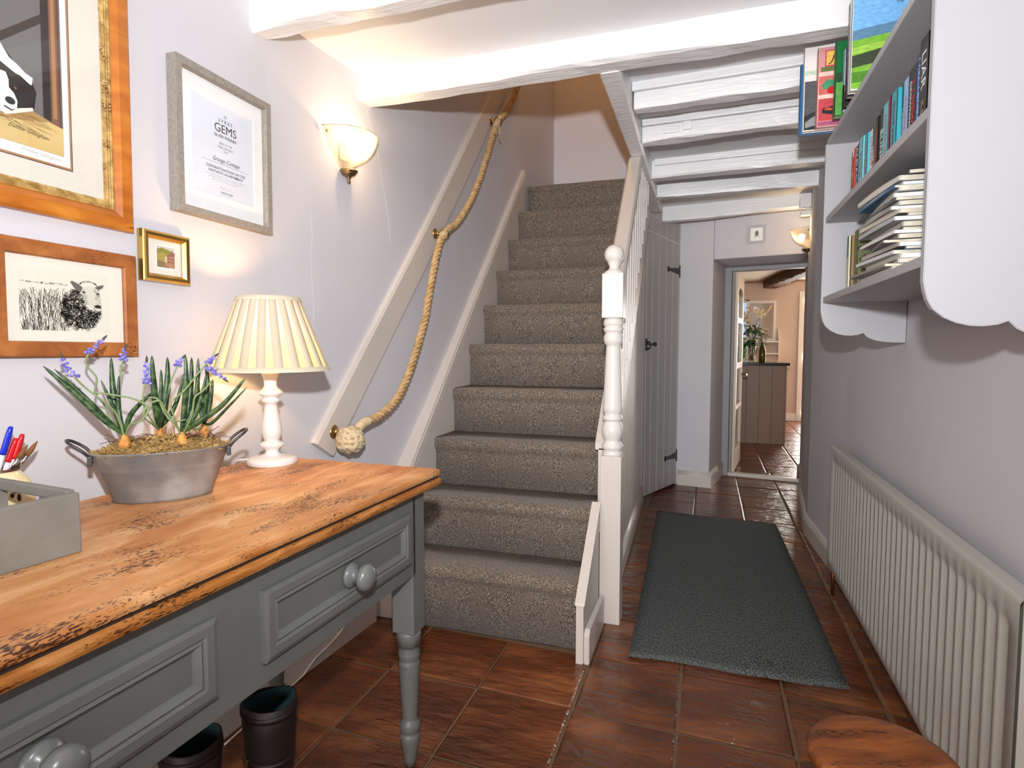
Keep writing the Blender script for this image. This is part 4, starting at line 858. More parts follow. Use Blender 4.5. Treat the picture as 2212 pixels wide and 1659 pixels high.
dp('dog_nose', [(.0645+.0095*cos(t), .2145+.0075*sin(t)) for t in [2*pi*i/12 for i in range(12)]], '2c2c32', -.0118)
dp('dog_mouth', [(.052, .199), (.066, .195), (.074, .201), (.066, .198), (.054, .202)], '3a3030', -.0119)
dp('dog_paw', [(.05, .188), (.077, .204), (.106, .216), (.108, .210), (.084, .198), (.055, .184)], 'e6ded2', -.0117)
m = MB()
for i in range(90):
    x = rg.uniform(-R_, R_-.05); z = pz+rg.uniform(.035, .065); stroke(m, [(x, z), (x+rg.uniform(.01, .04), z-rg.uniform(.0, .012))], .0008, -.0111)
m.build('straw_strokes', inkm('6b4f2a'), DF2)
text('Debbie Gillingham', .0105, inkm('4a3c28'), DF2, (.098, -.0113, .165), (R(90), R(4), 0), 'signature', .0001, shear=.4)
text('Debbie Gillingham', .0105, inkm('b4aea6'), DF2, (.122, -.0101, .1265), (R(90), R(2), 0), 'pencil_signature', .0001, shear=.4)
flat(DF2, 'glass', rectp(-r0, r0, .063, h-.063), -.0135, M_GLASS)
# ------------------------------------------------------------------ ribbed glass wall lights
def glassy(name):
    m = bpy.data.materials.new(name); m.use_nodes = True; k = Nd(m); k.n.remove(k.n['Principled BSDF'])
    tl = k.new('BsdfTranslucent'); tl.inputs[0].default_value = (.34, .29, .24, 1); tr = k.new('BsdfTransparent'); tr.inputs[0].default_value = (.95, .9, .85, 1); gl = k.new('BsdfGlossy'); gl.inputs['Roughness'].default_value = .12
    a = k.new('MixShader'); a.inputs[0].default_value = .55; k.ln(tl.outputs[0], a.inputs[1]); k.ln(tr.outputs[0], a.inputs[2])
    fr_ = k.new('Fresnel'); fr_.inputs[0].default_value = 1.5; b = k.new('MixShader'); k.ln(fr_.outputs[0], b.inputs[0]); k.ln(a.outputs[0], b.inputs[1]); k.ln(gl.outputs[0], b.inputs[2]); k.ln(b.outputs[0], k.n['Material Output'].inputs[0]); return m
M_RIB = glassy('ribbed_glass')
def sconce(label, loc_, rz, power, sc=1.0):
    T = thing('wall_light', label, 'wall light', loc_, rz, 'ribbed glass wall lights'); T.scale = (sc, sc, sc)
    pr = [(.018, -.062), (.030, -.056), (.040, -.044), (.056, -.030), (.080, -.014), (.102, .008), (.117, .034), (.126, .060), (.130, .070)]
    m = MB(); m.lathe(pr, 56, a0=-pi/2, a1=pi/2, cap=False, ribs=1, rdep=.022); m.build('glass_bowl', M_RIB, T)
    m = MB(); m.tube([(.130*cos(a), .130*sin(a), .070) for a in [-pi/2+pi*i/28 for i in range(29)]], .0014, 6); m.build('bowl_rim', M_RIB, T)
    m = MB(); m.lathe([(.001, -.106), (.006, -.102), (.007, -.097), (.003, -.093), (.006, -.089), (.009, -.084), (.010, -.080), (.022, -.077), (.028, -.070), (.028, -.066), (.034, -.063), (.034, -.058), (.02, -.056)], 20, (.022, 0, 0)); m.build('brass_finial', M_ABRASS, T)
    m = MB(); m.box(0, .008, -.03, .03, -.02, .035, .003); m.build('back_plate', M_LAMPW, T)
    for s in (-1, 1): m = MB(); m.ball((.012, s*.116, .052), .006, 8, 6); m.build('fixing_screw', M_ABRASS, T)
    m = MB(); m.lathe([(.010, -.01), (.011, .0), (.019, .018), (.021, .03), (.016, .042), (.0, .048)], 14, (.055, 0, 0)); m.build('bulb', M_BULB, T)
    point('wall_light_lamp', (.075, 0, .03), power, (1, .72, .42), .02, T); return T
sconce('lit ribbed glass wall light above the lamp, at the foot of the stairs', (wlx(1.985), 1.985, 1.868), 0, 3.4)
sconce('dimmer ribbed glass wall light on the far right wall beyond the bookshelf', (.665, 4.63, 1.885), R(180-10), 2.0)
# ------------------------------------------------------------------ small picture on the end wall
w, h = .125, .135
u_ = .345; ex_, ey_ = endw(u_, -.001)
EP = thing('framed_picture', 'small white mounted sketch in a pale frame above the kitchen doorway', 'picture', (ex_, ey_, 2.0-h/2), ENDR)
m = MB(); ring_sweep(m, w, h, [(0, 0), (0, .012), (.016, .012), (.018, .008), (.018, 0)], 0, h/2); m.build('frame', mat('pale_grey_frame', (.45, .45, .46), .5), EP)
flat(EP, 'mount', rectp(-.046, .046, .017, h-.017), -.006, M_MOUNTW); flat(EP, 'dark_slip', rectp(-.046, .046, .0175, h-.0175), -.0058, inkm('5a5a58'))
flat(EP, 'sketch', [(.014*cos(t), h/2+.004+.018*sin(t)) for t in [2*pi*i/10 for i in range(10)]], -.0063, inkm('7c7a6c')); flat(EP, 'sketch', [(-.02, h/2-.02), (.024, h/2-.018), (.02, h/2-.013), (-.018, h/2-.014)], -.0063, inkm('a9a89c')); flat(EP, 'sketch', [(.003+.006*cos(t), h/2+.02+.007*sin(t)) for t in [2*pi*i/8 for i in range(8)]], -.0065, inkm('4c4a44'))
# ------------------------------------------------------------------ bookshelf on the right wall
BS = thing('bookshelf', 'grey painted wall bookshelf with scalloped side panels', 'bookshelf', (.39, 1.33, 1.16))
def bl(o): o.location = Vector((-.39, -1.33, -1.16)); return o
def scallop(front, back, top):
    rel = [(0, 1.272), (.003, 1.256), (.008, 1.237), (.017, 1.219), (.035, 1.203), (.055, 1.193), (.078, 1.187), (.100, 1.186), (.122, 1.189), (.137, 1.195), (.140, 1.192), (.150, 1.181), (.165, 1.173), (.185, 1.167), (.21, 1.163), (.24, 1.161)]
    return [(front, top)]+[(front+a, z) for a, z in rel]+[(back, 1.161), (back, top)]
for y0_, y1_, top in ((1.318, 1.338, 2.19), (2.392, 2.412, 1.861)):
    m = MB(); m.prism(scallop(.384, .652, top), y0_, y1_, 'y', .0015); bl(m.build('side_panel', M_SHELF, BS))
for z in (1.303, 1.585, 1.859):
    m = MB(); m.box(.39, .652, 1.338, 2.392 if z < 1.8 else 2.414, z, z+.021, .0015); bl(m.build('shelf', M_SHELF, BS))
ROT_SP = Matrix(((0, 0, -1), (0, -1, 0), (-1, 0, 0))).to_euler()
M_PAGE = mat('book_pages', '#e6dfcc', .9, col2='#cfc6b0', scale=400, stretch=(.1, 8, .1))
def book(label, x, y, z, th, hgt, dep, cov, titles=(), grp='paperbacks on the middle shelf', name='book', bands=(), tilt=0):
    """spine faces -x; y is the near side; thickness runs +y"""
    T = thing(name, label, 'book', (x, y, z), R(tilt), grp); cm = mat('cover_'+cov, '#'+cov, .4)
    m = MB(); m.box(0, dep, 0, .0012, 0, hgt); m.box(0, dep, th-.0012, th, 0, hgt); m.box(0, .0012, 0, th, 0, hgt); m.build('cover', cm, T)
    m = MB(); m.box(.001, dep-.003, .0013, th-.0013, .002, hgt-.002); m.build('pages', M_PAGE, T)
    for z0_, z1_, c in bands: m = MB(); m.box(-.0003, .0, .0006, th-.0006, z0_*hgt, z1_*hgt); m.build('spine_band', mat('cover_'+c, '#'+c, .4), T)
    for s, c, zc, size, off in titles: text(s, size, mat('cover_'+c, '#'+c, .5), T, (-.0006, th*off, hgt*zc), ROT_SP, 'title', .0001)
    return T
Y0 = 2.205
MID = [ # thickness, height, cover, titles, bands, label
 (.020, .178, '5a1f18', [('THE STRANGE CASE', 'e0b030', .5, .013, .5)], (), 'dark red paperback with yellow lettering at the far end of the middle shelf'),
 (.017, .180, 'd8452a', [('OF', 'f4e0d0', .5, .014, .5)], [(.85, 1, 'f0e6d8')], 'bright red paperback beside the dark red one on the middle shelf'),
 (.052, .182, '141216', [('BALDACCI', 'f2f2f2', .62, .030, .62)], [(0, .10, 'd8b020')], 'thick black paperback with bold white capitals on the middle shelf'),
 (.012, .180, '2f63c0', [], (), 'thin bright blue paperback next to the thick black one'),
 (.040, .182, '7cc8d0', [('Kachner jo', '1f3a40', .45, .021, .5)], (), 'pale turquoise paperback with dark lettering on the middle shelf'),
 (.030, .180, '4aa8b8', [('The dead ex', 'd02828', .5, .022, .5)], (), 'turquoise paperback with red lower case title on the middle shelf'),
 (.034, .180, 'ece6e0', [('LOVING HUSB', 'c83038', .45, .021, .5)], (), 'white paperback with red capitals on the middle shelf'),
 (.018, .178, '1c2430', [('LOSE TO', 'f0f0f0', .45, .017, .5)], (), 'navy paperback with white capitals beside the white spine'),
 (.038, .186, 'b08a58', [('SUMMER', 'f0e0c0', .4, .016, .5)], [(.6, 1, '3f8a80')], 'tan and teal paperback in the middle of the row'),
 (.026, .182, '1a1412', [('DEADLY GAME', 'e04020', .5, .015, .5)], (), 'black paperback with orange red lettering in mid row'),
 (.014, .186, 'b8b2aa', [], (), 'thin pale grey paperback beside the one in bold BLINK capitals'),
 (.032, .188, '1b1e22', [('BLINK', 'f4f4f4', .45, .030, .5)], (), 'black paperback with large white BLINK title'),
 (.046, .186, '6fc4cc', [('ROWAN HILL', 'b06058', .5, .018, .5)], (), 'pale teal paperback with brownish lettering'),
 (.018, .190, '8a1f4a', [], (), 'thin maroon paperback between two teal spines'),
 (.046, .188, '36a4b4', [('blood sisters', '7a2030', .5, .023, .5)], (), 'strong teal paperback with dark red lower case title'),
 (.016, .190, '23262e', [('THE WOMAN', 'd8d8d8', .5, .010, .5)], (), 'thin near-black paperback between teal and sky blue spines'),
 (.036, .192, '9ac4e8', [('Everything You', 'd8506a', .45, .017, .5)], (), 'sky blue paperback with pink lettering'),
 (.054, .200, '161214', [('T J NEWMAN', 'd82820', .4, .026, .36), ('DROWNING', 'e8e8e8', .55, .018, .72)], (), 'thick black paperback with red and white lettering'),
 (.044, .212, '3a7fd0', [('PATTERSON', 'ffffff', .5, .030, .5)], [(0, .2, 'e0c020'), (.85, 1, '1c3f80')], 'blue paperback with bold white capitals near the near end'),
 (.050, .220, '17151a', [('LIAR', 'f2f2f2', .66, .038, .5), ('K.L.', 'b8a860', .26, .022, .5)], (), 'black paperback with tall white LIAR title at the near end'),
]
y = Y0; tot = sum(b[0]+.0012 for b in MID); sc_ = (Y0-1.50)/tot
rb = random.Random(4)
for th, hg, c, tt, bands, lab in MID:
    th2 = th*sc_; y -= th2+.0012*sc_; book(lab, .432+rb.uniform(-.006, .008), y, 1.6065, th2, hg*.93, .125, c, [(s, tc_, zc, sz*sc_, of) for s, tc_, zc, sz, of in tt], bands=bands)
# --- tall books standing on top, jutting out over the edge
def artm(c):
    b = hexc(c); return mat('art_'+c, tuple(v*.82 for v in b), .35, col2=tuple(min(1, v*1.16+.005) for v in b), scale=55, detail=7, stretch=(1, 1, 2.2), ramp=(.32, .68))
def cover_art(T, th, items):
    for nm, pts, c, lay in items: m = MB(); m.poly([(x, -.0003*lay, z) for x, z in pts]); m.build(nm, artm(c), T)
TOPZ = 1.8805
t1 = book('blue hardback at the far end of the top shelf, mostly hidden', .285, 2.318, TOPZ, .017, .235, .24, '1f5f9a', grp='large books on the top shelf', bands=[(.25, .55, '174a80'), (.0, .2, '4a90c8')])
t2 = book('large white book with dark moorland photograph on its cover', .292, 2.290, TOPZ, .020, .285, .245, 'e8e6e2', grp='large books on the top shelf')
cover_art(t2, .02, [('moor_photo', rectp(.004, .24, .004, .165), '54575a', 1), ('moor_ground', [(.004, .004), (.24, .004), (.24, .075), (.06, .07), (.03, .06), (.004, .05)], '26282a', 2), ('moor_rocks', [(.008, .01), (.05, .02), (.05, .055), (.03, .045), (.008, .03)], '8c8f92', 3), ('pale_strip', rectp(.002, .24, .185, .20), 'c4d8c0', 1)])
t3 = book('pink cookery book with kitchen dresser shelves on its cover', .330, 2.262, TOPZ, .024, .258, .215, 'd89a98', grp='large books on the top shelf')
cover_art(t3, .024, [('title_panel', rectp(.022, .18, .195, .248), 'c8305a', 1), ('title_panel', rectp(.025, .177, .199, .245), 'f0c060', 2), ('dresser_back', rectp(.006, .2, .105, .165), 'd8706a', 1), ('dresser_back', rectp(.006, .2, .02, .092), 'c84a50', 1), ('dresser_shelf', rectp(.004, .2, .092, .105), 'f0d0c4', 2), ('dresser_shelf', rectp(.004, .2, .165, .178), 'f0d0c4', 2), ('dresser_shelf', rectp(.004, .2, .004, .018), 'b05a80', 2), ('salad_leaf', [(.012, .135), (.03, .155), (.05, .15), (.065, .135), (.045, .12), (.02, .122)], '4a9a70', 3), ('fruit', [(.045+.016*cos(t), .118+.012*sin(t)) for t in [2*pi*i/10 for i in range(10)]], 'd02020', 4), ('pan', [(.016, .045), (.05, .038), (.062, .052), (.05, .066), (.018, .06)], '1e2a30', 3), ('soup', [(.022, .055), (.045, .052), (.05, .058), (.03, .062)], 'd85a28', 4), ('jars', rectp(.01, .05, .18, .194), '6a7a40', 3)])
text('Ja', .04, mat('art_3a2a1a', '#3a2a1a', .5), t3, (.05, -.0014, .222), (R(90), 0, 0), 'title', .0001, shear=.4)
t4 = book('dark green book with a green meadow photograph', .368, 2.172, TOPZ, .026, .232, .22, '0f6a34', grp='large books on the top shelf')
cover_art(t4, .026, [('meadow_photo', rectp(.003, .2, .004, .135), '5aa04a', 1), ('meadow_trees', rectp(.003, .2, .105, .135), '2a4a30', 2)])
t5 = book('thin pale blue and black book beside the green meadow one', .384, 2.128, TOPZ, .014, .185, .2, 'a8c8e0', grp='large books on the top shelf', bands=[(0, .42, '17201c')])
cover_art(t5, .014, [('black_half', rectp(.001, .19, .003, .078), '17201c', 1)])
t6 = book('thin dark book with small white lettering beside the pale blue one', .383, 2.086, TOPZ, .016, .175, .2, '23282a', [('NATIONAL PARK', 'd8d8d8', .5, .012, .5)], 'large books on the top shelf')
t7 = book('tall dark spined book directly behind the landscape cover', .375, 2.014, TOPZ, .022, .268, .22, '2a2a2e', [('DERBYSHIRE WALKS', 'd8d8d8', .68, .014, .5), ('PEAK', 'c83028', .3, .018, .5)], 'large books on the top shelf')
t8 = book('large book with bright green fields and blue sky on its cover', .372, 1.972, TOPZ, .026, .318, .25, 'dfe8e4', grp='large books on the top shelf')
cover_art(t8, .026, [('sky_art', rectp(.003, .245, .140, .316), '7ab8ec', 1), ('sky_light', rectp(.003, .245, .25, .316), 'a8dcf4', 2), ('far_hills', [(.003, .135), (.245, .165), (.245, .19), (.12, .178), (.003, .165)], '5f88a8', 3), ('field', [(.003, .004), (.245, .004), (.245, .165), (.003, .137)], '7fb83c', 4), ('field_band', [(.003, .10), (.245, .13), (.245, .145), (.003, .118)], 'a0cc50', 5), ('field_shadow', [(.003, .02), (.245, .03), (.245, .055), (.003, .05)], '4f8a2c', 5), ('stone_wall', [(.003, .062), (.06, .07), (.12, .085), (.12, .115), (.09, .112), (.06, .105), (.003, .095)], '3c4634', 6)])
text('SOM', .034, mat('art_33404a', '#33404a', .5), t8, (.068, -.0026, .303), (R(90), 0, 0), 'title', .0001); text('Country', .045, mat('art_33404a', '#33404a', .5), t8, (.125, -.0026, .276), (R(90), 0, 0), 'title', .0001, shear=.5); text('ROY', .018, mat('art_4a5a64', '#4a5a64', .5), t8, (.115, -.0026, .247), (R(90), 0, 0), 'author', .0001)
text('PA', .014, mat('art_4a5a64', '#4a5a64', .5), t8, (.118, -.0026, .228), (R(90), 0, 0), 'author', .0001)
# --- bottom shelf: three upright books, stack of magazines
BZ_ = 1.3245
book('slim cream and teal book upright at the far end of the bottom shelf', .428, 2.200, BZ_, .020, .182, .13, 'd8d4b8', grp='upright books on the bottom shelf', bands=[(.62, 1, '3f8078')])
book('thin brown spined book between the cream and olive ones', .432, 2.178, BZ_, .012, .18, .13, '8a6a40', grp='upright books on the bottom shelf')
b_ = book('olive green clothbound book beside the magazine stack', .440, 2.132, BZ_, .042, .190, .14, '5c6238', grp='upright books on the bottom shelf', bands=[(0, 1, '6a6a3c')])
NTH = ['lowest', 'second', 'third', 'fourth', 'fifth', 'sixth', 'seventh', 'eighth', 'ninth', 'tenth', 'eleventh', 'twelfth']
SPN_ = [('d2cec6', 'pale'), ('8c8680', 'grey'), ('dedbd6', 'white'), ('c8c2b4', 'ivory'), ('cfd3d4', 'white'), ('3a5a78', 'slate blue'), ('b4aea6', 'stone grey'), ('4a4a4e', 'charcoal'), ('a8a49e', 'grey'), ('e2e0dc', 'white'), ('6a6662', 'taupe'), ('c8c3bc', 'pale'),
        ('b4babe', 'bluish white'), ('5f605c', 'dark grey'), ('d2ccbc', 'ivory'), ('9a9a98', 'mid grey'), ('d8d8d4', 'white'), ('55585a', 'charcoal'), ('c2bcb2', 'stone'), ('e0deda', 'white'), ('2f6a98', 'bright blue'), ('bcb8b2', 'pale grey'), ('d6d2ca', 'pale'), ('4c4e52', 'dark grey')]
THK = [.014, .008, .011, .013, .010, .007, .012, .008, .012, .009, .010, .013, .011, .008, .012, .010, .011, .009, .012, .009, .007, .012, .013, .010]
MG = [(THK[i]*.87, SPN_[i][0], '%s spined magazine, %s of the stack beside the olive book' % (SPN_[i][1], (NTH[i]+('' if i == 0 else ' from the bottom')) if i < 12 else ('topmost' if i == 23 else NTH[23-i]+' from the top'))) for i in range(24)]
z = BZ_; rg = random.Random(21)
for i, (th, c, lab) in enumerate(MG):
    xo = .424+rg.uniform(-.020, .014)-(.018 if i in (1, 7) else 0); ln = rg.uniform(.262, .296); ro = rg.uniform(-6, 5)
    T = thing('magazine', lab, 'magazine', (xo, 1.628+rg.uniform(-.016, .012), z+.0003), R(ro), 'magazines stacked on the bottom shelf'); cm = mat('cover_'+c, '#'+c, .3)
    sag = .010*i/24; K = 6; m = MB(); rows = []
    def zz(t): return sag*(4*t*(1-t))*.6
    for nm, mt, x0_, x1_, za, zb_ in (('cover', cm, 0, .205, 0, .0008), ('pages', M_PAGE if i % 3 else mat('white_pages', '#eeeeea', .8), .002, .203, .0008, th-.0008), ('cover', cm, 0, .205, th-.0008, th)):
        m = MB(); A = []
        for k in range(K+1):
            t = k/K; yy = ln*t; A.append([m.v((x0_, yy, za+zz(t))), m.v((x1_, yy, za+zz(t))), m.v((x1_, yy, zb_+zz(t))), m.v((x0_, yy, zb_+zz(t)))])
        for k in range(K):
            for q in range(4): m.face([A[k][q], A[k+1][q], A[k+1][(q+1) % 4], A[k][(q+1) % 4]])
        m.face(A[0]); m.face(A[-1][::-1]); m.build(nm, mt, T)
    m = MB(); m.box(-.0006, .0012, .002, ln-.002, .0004, th-.0004); m.build('spine', cm, T)
    z += th+.0006
# ------------------------------------------------------------------ radiator
RD = thing('radiator', 'long cream panel radiator with vertical flutes below the bookshelf', 'radiator', (.55, 1.29, .13))
L_, H_ = 1.755, .56; m = MB(); P = .0502; nfl = int((L_-.05)/P); cols = []; y = 0
ys = [(0, 0)]
for i in range(nfl):
    c = .028+P*(i+.5); ys += [(c-.0165, 0), (c-.011, 1), (c+.011, 1), (c+.0165, 0)]
ys += [(L_, 0)]
zs = [(0, 0, .012), (.004, 0, .003), (.010, 0, 0), (.030, 0, 0), (.040, .45, 0), (.050, 1, 0), (H_-.075, 1, 0), (H_-.062, .5, 0), (H_-.052, 0, 0), (H_-.012, 0, 0), (H_-.004, 0, .003), (H_, 0, .010), (H_, 0, .022)]
G = [[m.v((bk+.0075*g*gz, yy, zz_)) for zz_, gz, bk in zs] for yy, g in ys]
for i in range(len(G)-1):
    for k in range(len(zs)-1): m.face([G[i][k], G[i+1][k], G[i+1][k+1], G[i][k+1]], True)
m.build('front_panel', M_RAD, RD)
m = MB(); m.box(.018, .032, .02, L_-.02, .02, H_-.02); m.build('convector', M_RAD, RD)
m = MB(); m.box(.008, .036, .0, L_, H_-.010, H_+.001, .002); m.build('top_grille', M_RAD, RD)
for yy in (0, L_-.004): m = MB(); m.box(.006, .036, yy, yy+.004, 0, H_, .001); m.build('end_panel', M_RAD, RD)
for yy in (.25, L_-.25): m = MB(); m.box(.032, .088, yy, yy+.03, .1, H_-.08); m.build('wall_bracket', M_RAD, RD)
for yy in (.03, L_-.03): m = MB(); m.tube([(.022, yy, .02), (.022, yy, -.130)], .008, 8); m.build('pipe_tail', mat('copper_pipe', '#8a5a3a', .35, .9), RD)
# ------------------------------------------------------------------ runner mat
m = MB(); nx_, ny_ = 14, 40; C4 = [(-.255, 2.156), (.474, 2.166), (.438, 4.09), (-.31, 4.177)]; gr = []
for j in range(ny_+1):
    row = []
    for i in range(nx_+1):
        u, v = i/nx_, j/ny_; a = [C4[0][k]+(C4[1][k]-C4[0][k])*u for k in (0, 1)]; b = [C4[3][k]+(C4[2][k]-C4[3][k])*u for k in (0, 1)]
        x = a[0]+(b[0]-a[0])*v; yy = a[1]+(b[1]-a[1])*v; lift = .007*max(0, 1-v*12)*max(0, 1-abs(u-.66)*7)
        row.append((x-.08, yy-3.1+(.010*max(0, 1-v*10)*sin(u*7)), .0075+lift))
    gr.append(row)
V = [[m.v(p) for p in r] for r in gr]; Vb = [[m.v((p[0], p[1], max(.002, p[2]-.006))) for p in r] for r in gr]
for j in range(ny_):
    for i in range(nx_): m.face([V[j][i], V[j][i+1], V[j+1][i+1], V[j+1][i]], True); m.face([Vb[j+1][i], Vb[j+1][i+1], Vb[j][i+1], Vb[j][i]])
for i in range(nx_): m.face([V[0][i+1], V[0][i], Vb[0][i], Vb[0][i+1]]); m.face([V[-1][i], V[-1][i+1], Vb[-1][i+1], Vb[-1][i]])
for j in range(ny_): m.face([V[j][0], V[j+1][0], Vb[j+1][0], Vb[j][0]]); m.face([V[j+1][-1], V[j][-1], Vb[j][-1], Vb[j+1][-1]])
tag(m.build('runner_mat', M_MAT, None, (.08, 3.1, 0)), 'charcoal ribbed runner mat on the slate hall floor', 'mat')
# ------------------------------------------------------------------ wooden stool
M_STOOL = wood('stool_elm', '#6a3414', '#a8622c', '#884a1e', '#2a120a', (1.5, 9, 5), 5, .38, .66, bump=.4, fine=9)
SO = thing('stool', 'low round wooden stool with worn dished seat in the near right corner', 'stool', (.33, 1.235, 0), R(20))
m = MB(); m.lathe([(0, .344), (.10, .344), (.122, .350), (.131, .362), (.131, .372), (.122, .382), (.105, .386), (.06, .383), (0, .381)], 40); m.build('seat', M_STOOL, SO)
for i in range(3):
    a = 2*pi*i/3+.6; m = MB(); m.tube([(.06*cos(a), .06*sin(a), .346), (.085*cos(a), .085*sin(a), .2), (.118*cos(a), .118*sin(a), 0)], [.015, .019, .013], 10); m.build('leg', M_STOOL, SO)
# little white junction boxes on the far beam
m = MB(); m.box(0, .07, -.03, .03, 0, .075, .004); o = m.build('junction_box', M_BEAM, None, (.585, 4.60, 2.10)); tag(o, 'small white junction box at the right end of the farthest hall beam', 'box')
m = MB(); m.box(0, .06, -.03, .03, 0, .03, .004); m.tube([(.04, 0, .03), (.05, 0, .06)], .006, 6); o = m.build('alarm_sensor', M_BEAM, None, (.59, 4.58, 2.045)); tag(o, 'small white sensor just below the junction box', 'sensor')
# ------------------------------------------------------------------ kitchen beyond the doorway
M_KW = mat('kitchen_cream_wall', (.60, .46, .36), .85, bump=.1, bscale=20); M_KC = mat('kitchen_ceiling', (.70, .62, .53), .85)
KB = 9.95
_b = MB(); _b.box(-1.8, .16, KB, KB+.25, 0, 2.3); _b.box(.60, 2.2, KB, KB+.25, 0, 2.3); _b.box(.16, .60, KB, KB+.25, 0, .92); _b.box(.16, .60, KB, KB+.25, 1.86, 2.3); struct(_b.build('wall_kitchen_back', M_KW), 'cream kitchen wall with a small window')
_b = MB(); _b.box(-2.0, -1.8, 5.6, KB+.2, 0, 2.3); struct(_b.build('wall_kitchen_left', M_KW), 'left kitchen wall')
_b = MB(); _b.box(2.02, 2.2, 5.4, KB+.2, 0, 2.3); struct(_b.build('wall_kitchen_right', M_KW), 'right kitchen wall')
_b = MB(); _b.box(-2.0, 2.2, 5.45, KB+.25, 2.14, 2.24); struct(_b.build('ceiling_kitchen', M_KC), 'cream kitchen ceiling')
_b = MB(); _b.box(-2, -.30, 5.3, 5.62, 0, 2.3); _b.box(.93, 2.2, 5.3, 5.45, 0, 2.3); struct(_b.build('wall_kitchen_front', M_KW), 'kitchen side of the hall wall')
M_WF = mat('window_white', (.72, .66, .58), .4)
WN = thing('window_2', 'white garden window of small panes in the kitchen', 'window', (.38, KB+.08, .92)); WN['kind'] = 'structure'
for a, b, c, d in ((-.22, -.185, 0, .94), (.185, .22, 0, .94), (-.22, .22, 0, .035), (-.22, .22, .905, .94)): m = MB(); m.box(a, b, -.02, .02, c, d, .003); m.build('window_frame', M_WF, WN)
m = MB(); m.box(-.012, .012, -.015, .015, .03, .91); m.build('glazing_bar', M_WF, WN)
for z in (.31, .62): m = MB(); m.box(-.19, .19, -.015, .015, z-.011, z+.011); m.build('glazing_bar', M_WF, WN)
for i in range(2):
    for k in range(3): m = MB(); m.box(-.185+i*.19, -.005+i*.19, -.001, .001, .035+k*.305, .30+k*.305); m.build('pane', M_PANE, WN)
m = MB(); m.box(-.25, .25, -.14, 0, -.03, 0, .004); m.build('window_sill', M_WF, WN)
# garden outside
m = MB(); m.box(-6, 8, KB+.4, 22, -.3, -.02); tag(m.build('lawn', mat('lawn_grass', '#5f8a2c', .9, col2='#8ab84a', scale=3)), 'bright green lawn outside the kitchen window', 'lawn', kind='stuff')
m = MB(); rg = random.Random(3)
for i in range(120): m.ball((rg.uniform(-3, 4), rg.uniform(13, 15), rg.uniform(.28, 1.1)), rg.uniform(.24, .42), 8, 5)
o = m.build('hedge', mat('hedge_leaves', '#3f6a24', .9, col2='#8fbf56', scale=14, ramp=(.35, .65), bump=1, bscale=30, bdist=.05)); tag(o, 'leafy green hedge outside the kitchen window', 'hedge', kind='stuff')
# oak beam
M_OAK = wood('rough_oak', '#3a2212', '#7a5434', '#5c3a20', '#1a0d06', (4, 1, 4), 5, .7, .55, bump=.8)
hewn('oak_beam', (1.30, 7.45, 2.02), (.98, KB, 2.02), .2, .125, 'dark rough oak beam across the kitchen ceiling', jit=.014, m=M_OAK, seed=15, group=None)
# boarded kitchen unit and worktop
M_UNIT = mat('taupe_unit_paint', '#7a624f', .5)
KU = thing('kitchen_unit', 'taupe boarded kitchen unit seen through the doorway', 'kitchen unit', (.16, 7.5, 0))
x0, x1 = -.55, .70; n = 9; bwid = (x1-x0)/n
for i in range(n): m = MB(); m.box(x0+i*bwid+.0025, x0+(i+1)*bwid-.0025, 0, .02, .0, .92, .003); m.build('board', M_UNIT, KU)
m = MB(); m.box(x0, x1-.001, .012, .6, 0, .92); m.build('carcass', M_UNIT, KU)
for i in range(5): m = MB(); m.box(x1-.001, x1+.016, .01+i*.118, .01+(i+1)*.118-.005, 0, .92, .002); m.build('board', M_UNIT, KU)
m = MB(); m.box(-.42, .905, 7.475, 8.14, .9205, .952, .004); tag(m.build('worktop', mat('black_granite', '#17181a', .15)), 'black worktop lying on the taupe kitchen unit', 'worktop')
WT = .9525
# vase of lilies
M_VG = pane_mat('vase_glass', (.93, .96, .95), rough=.03)
VS = thing('lily_vase', 'glass vase of lilies and dark leaves on the black worktop', 'vase', (.50, 7.72, WT))
m = MB(); m.lathe([(.0, 0), (.045, 0), (.05, .01), (.042, .08), (.05, .16), (.062, .22), (.059, .22), (.047, .16), (.039, .08), (.046, .015), (0, .012)], 20); m.build('vase', M_VG, VS)
M_LL = mat('lily_leaf', '#16381a', .35, col2='#2f6a2c', scale=20); M_LP = mat('lily_petal', '#efe6d0', .5, col2='#e6d2b4', scale=12); M_LB = mat('lily_bud', '#d8c08a', .5)
rg = random.Random(9)
for i in range(7):
    a = rg.uniform(0, 6.28); m = MB(); m.tube([(.02*cos(a), .02*sin(a), .02), (.03*cos(a+2), .03*sin(a+2), .2), (.09*cos(a), .09*sin(a), .42+.06*rg.random())], .004, 6); m.build('stem', M_LL, VS)
for i in range(40):
    a = rg.uniform(0, 6.28); z0_ = rg.uniform(.20, .48); r0_ = rg.uniform(.01, .06); L = rg.uniform(.12, .2); up = rg.uniform(-.3, .7)
    d = Vector((cos(a), sin(a), up)).normalized(); p = Vector((r0_*cos(a), r0_*sin(a), z0_)); s_ = d.cross(Vector((0, 0, 1))).normalized()
    pts = [p+d*L*t+Vector((0, 0, -.05*t*t)) for t in (0, .25, .5, .75, 1)]; m = MB(); m.ribbon(pts, [s_]*5, [.008, .024, .03, .02, .002], .001); m.build('leaf', M_LL, VS)
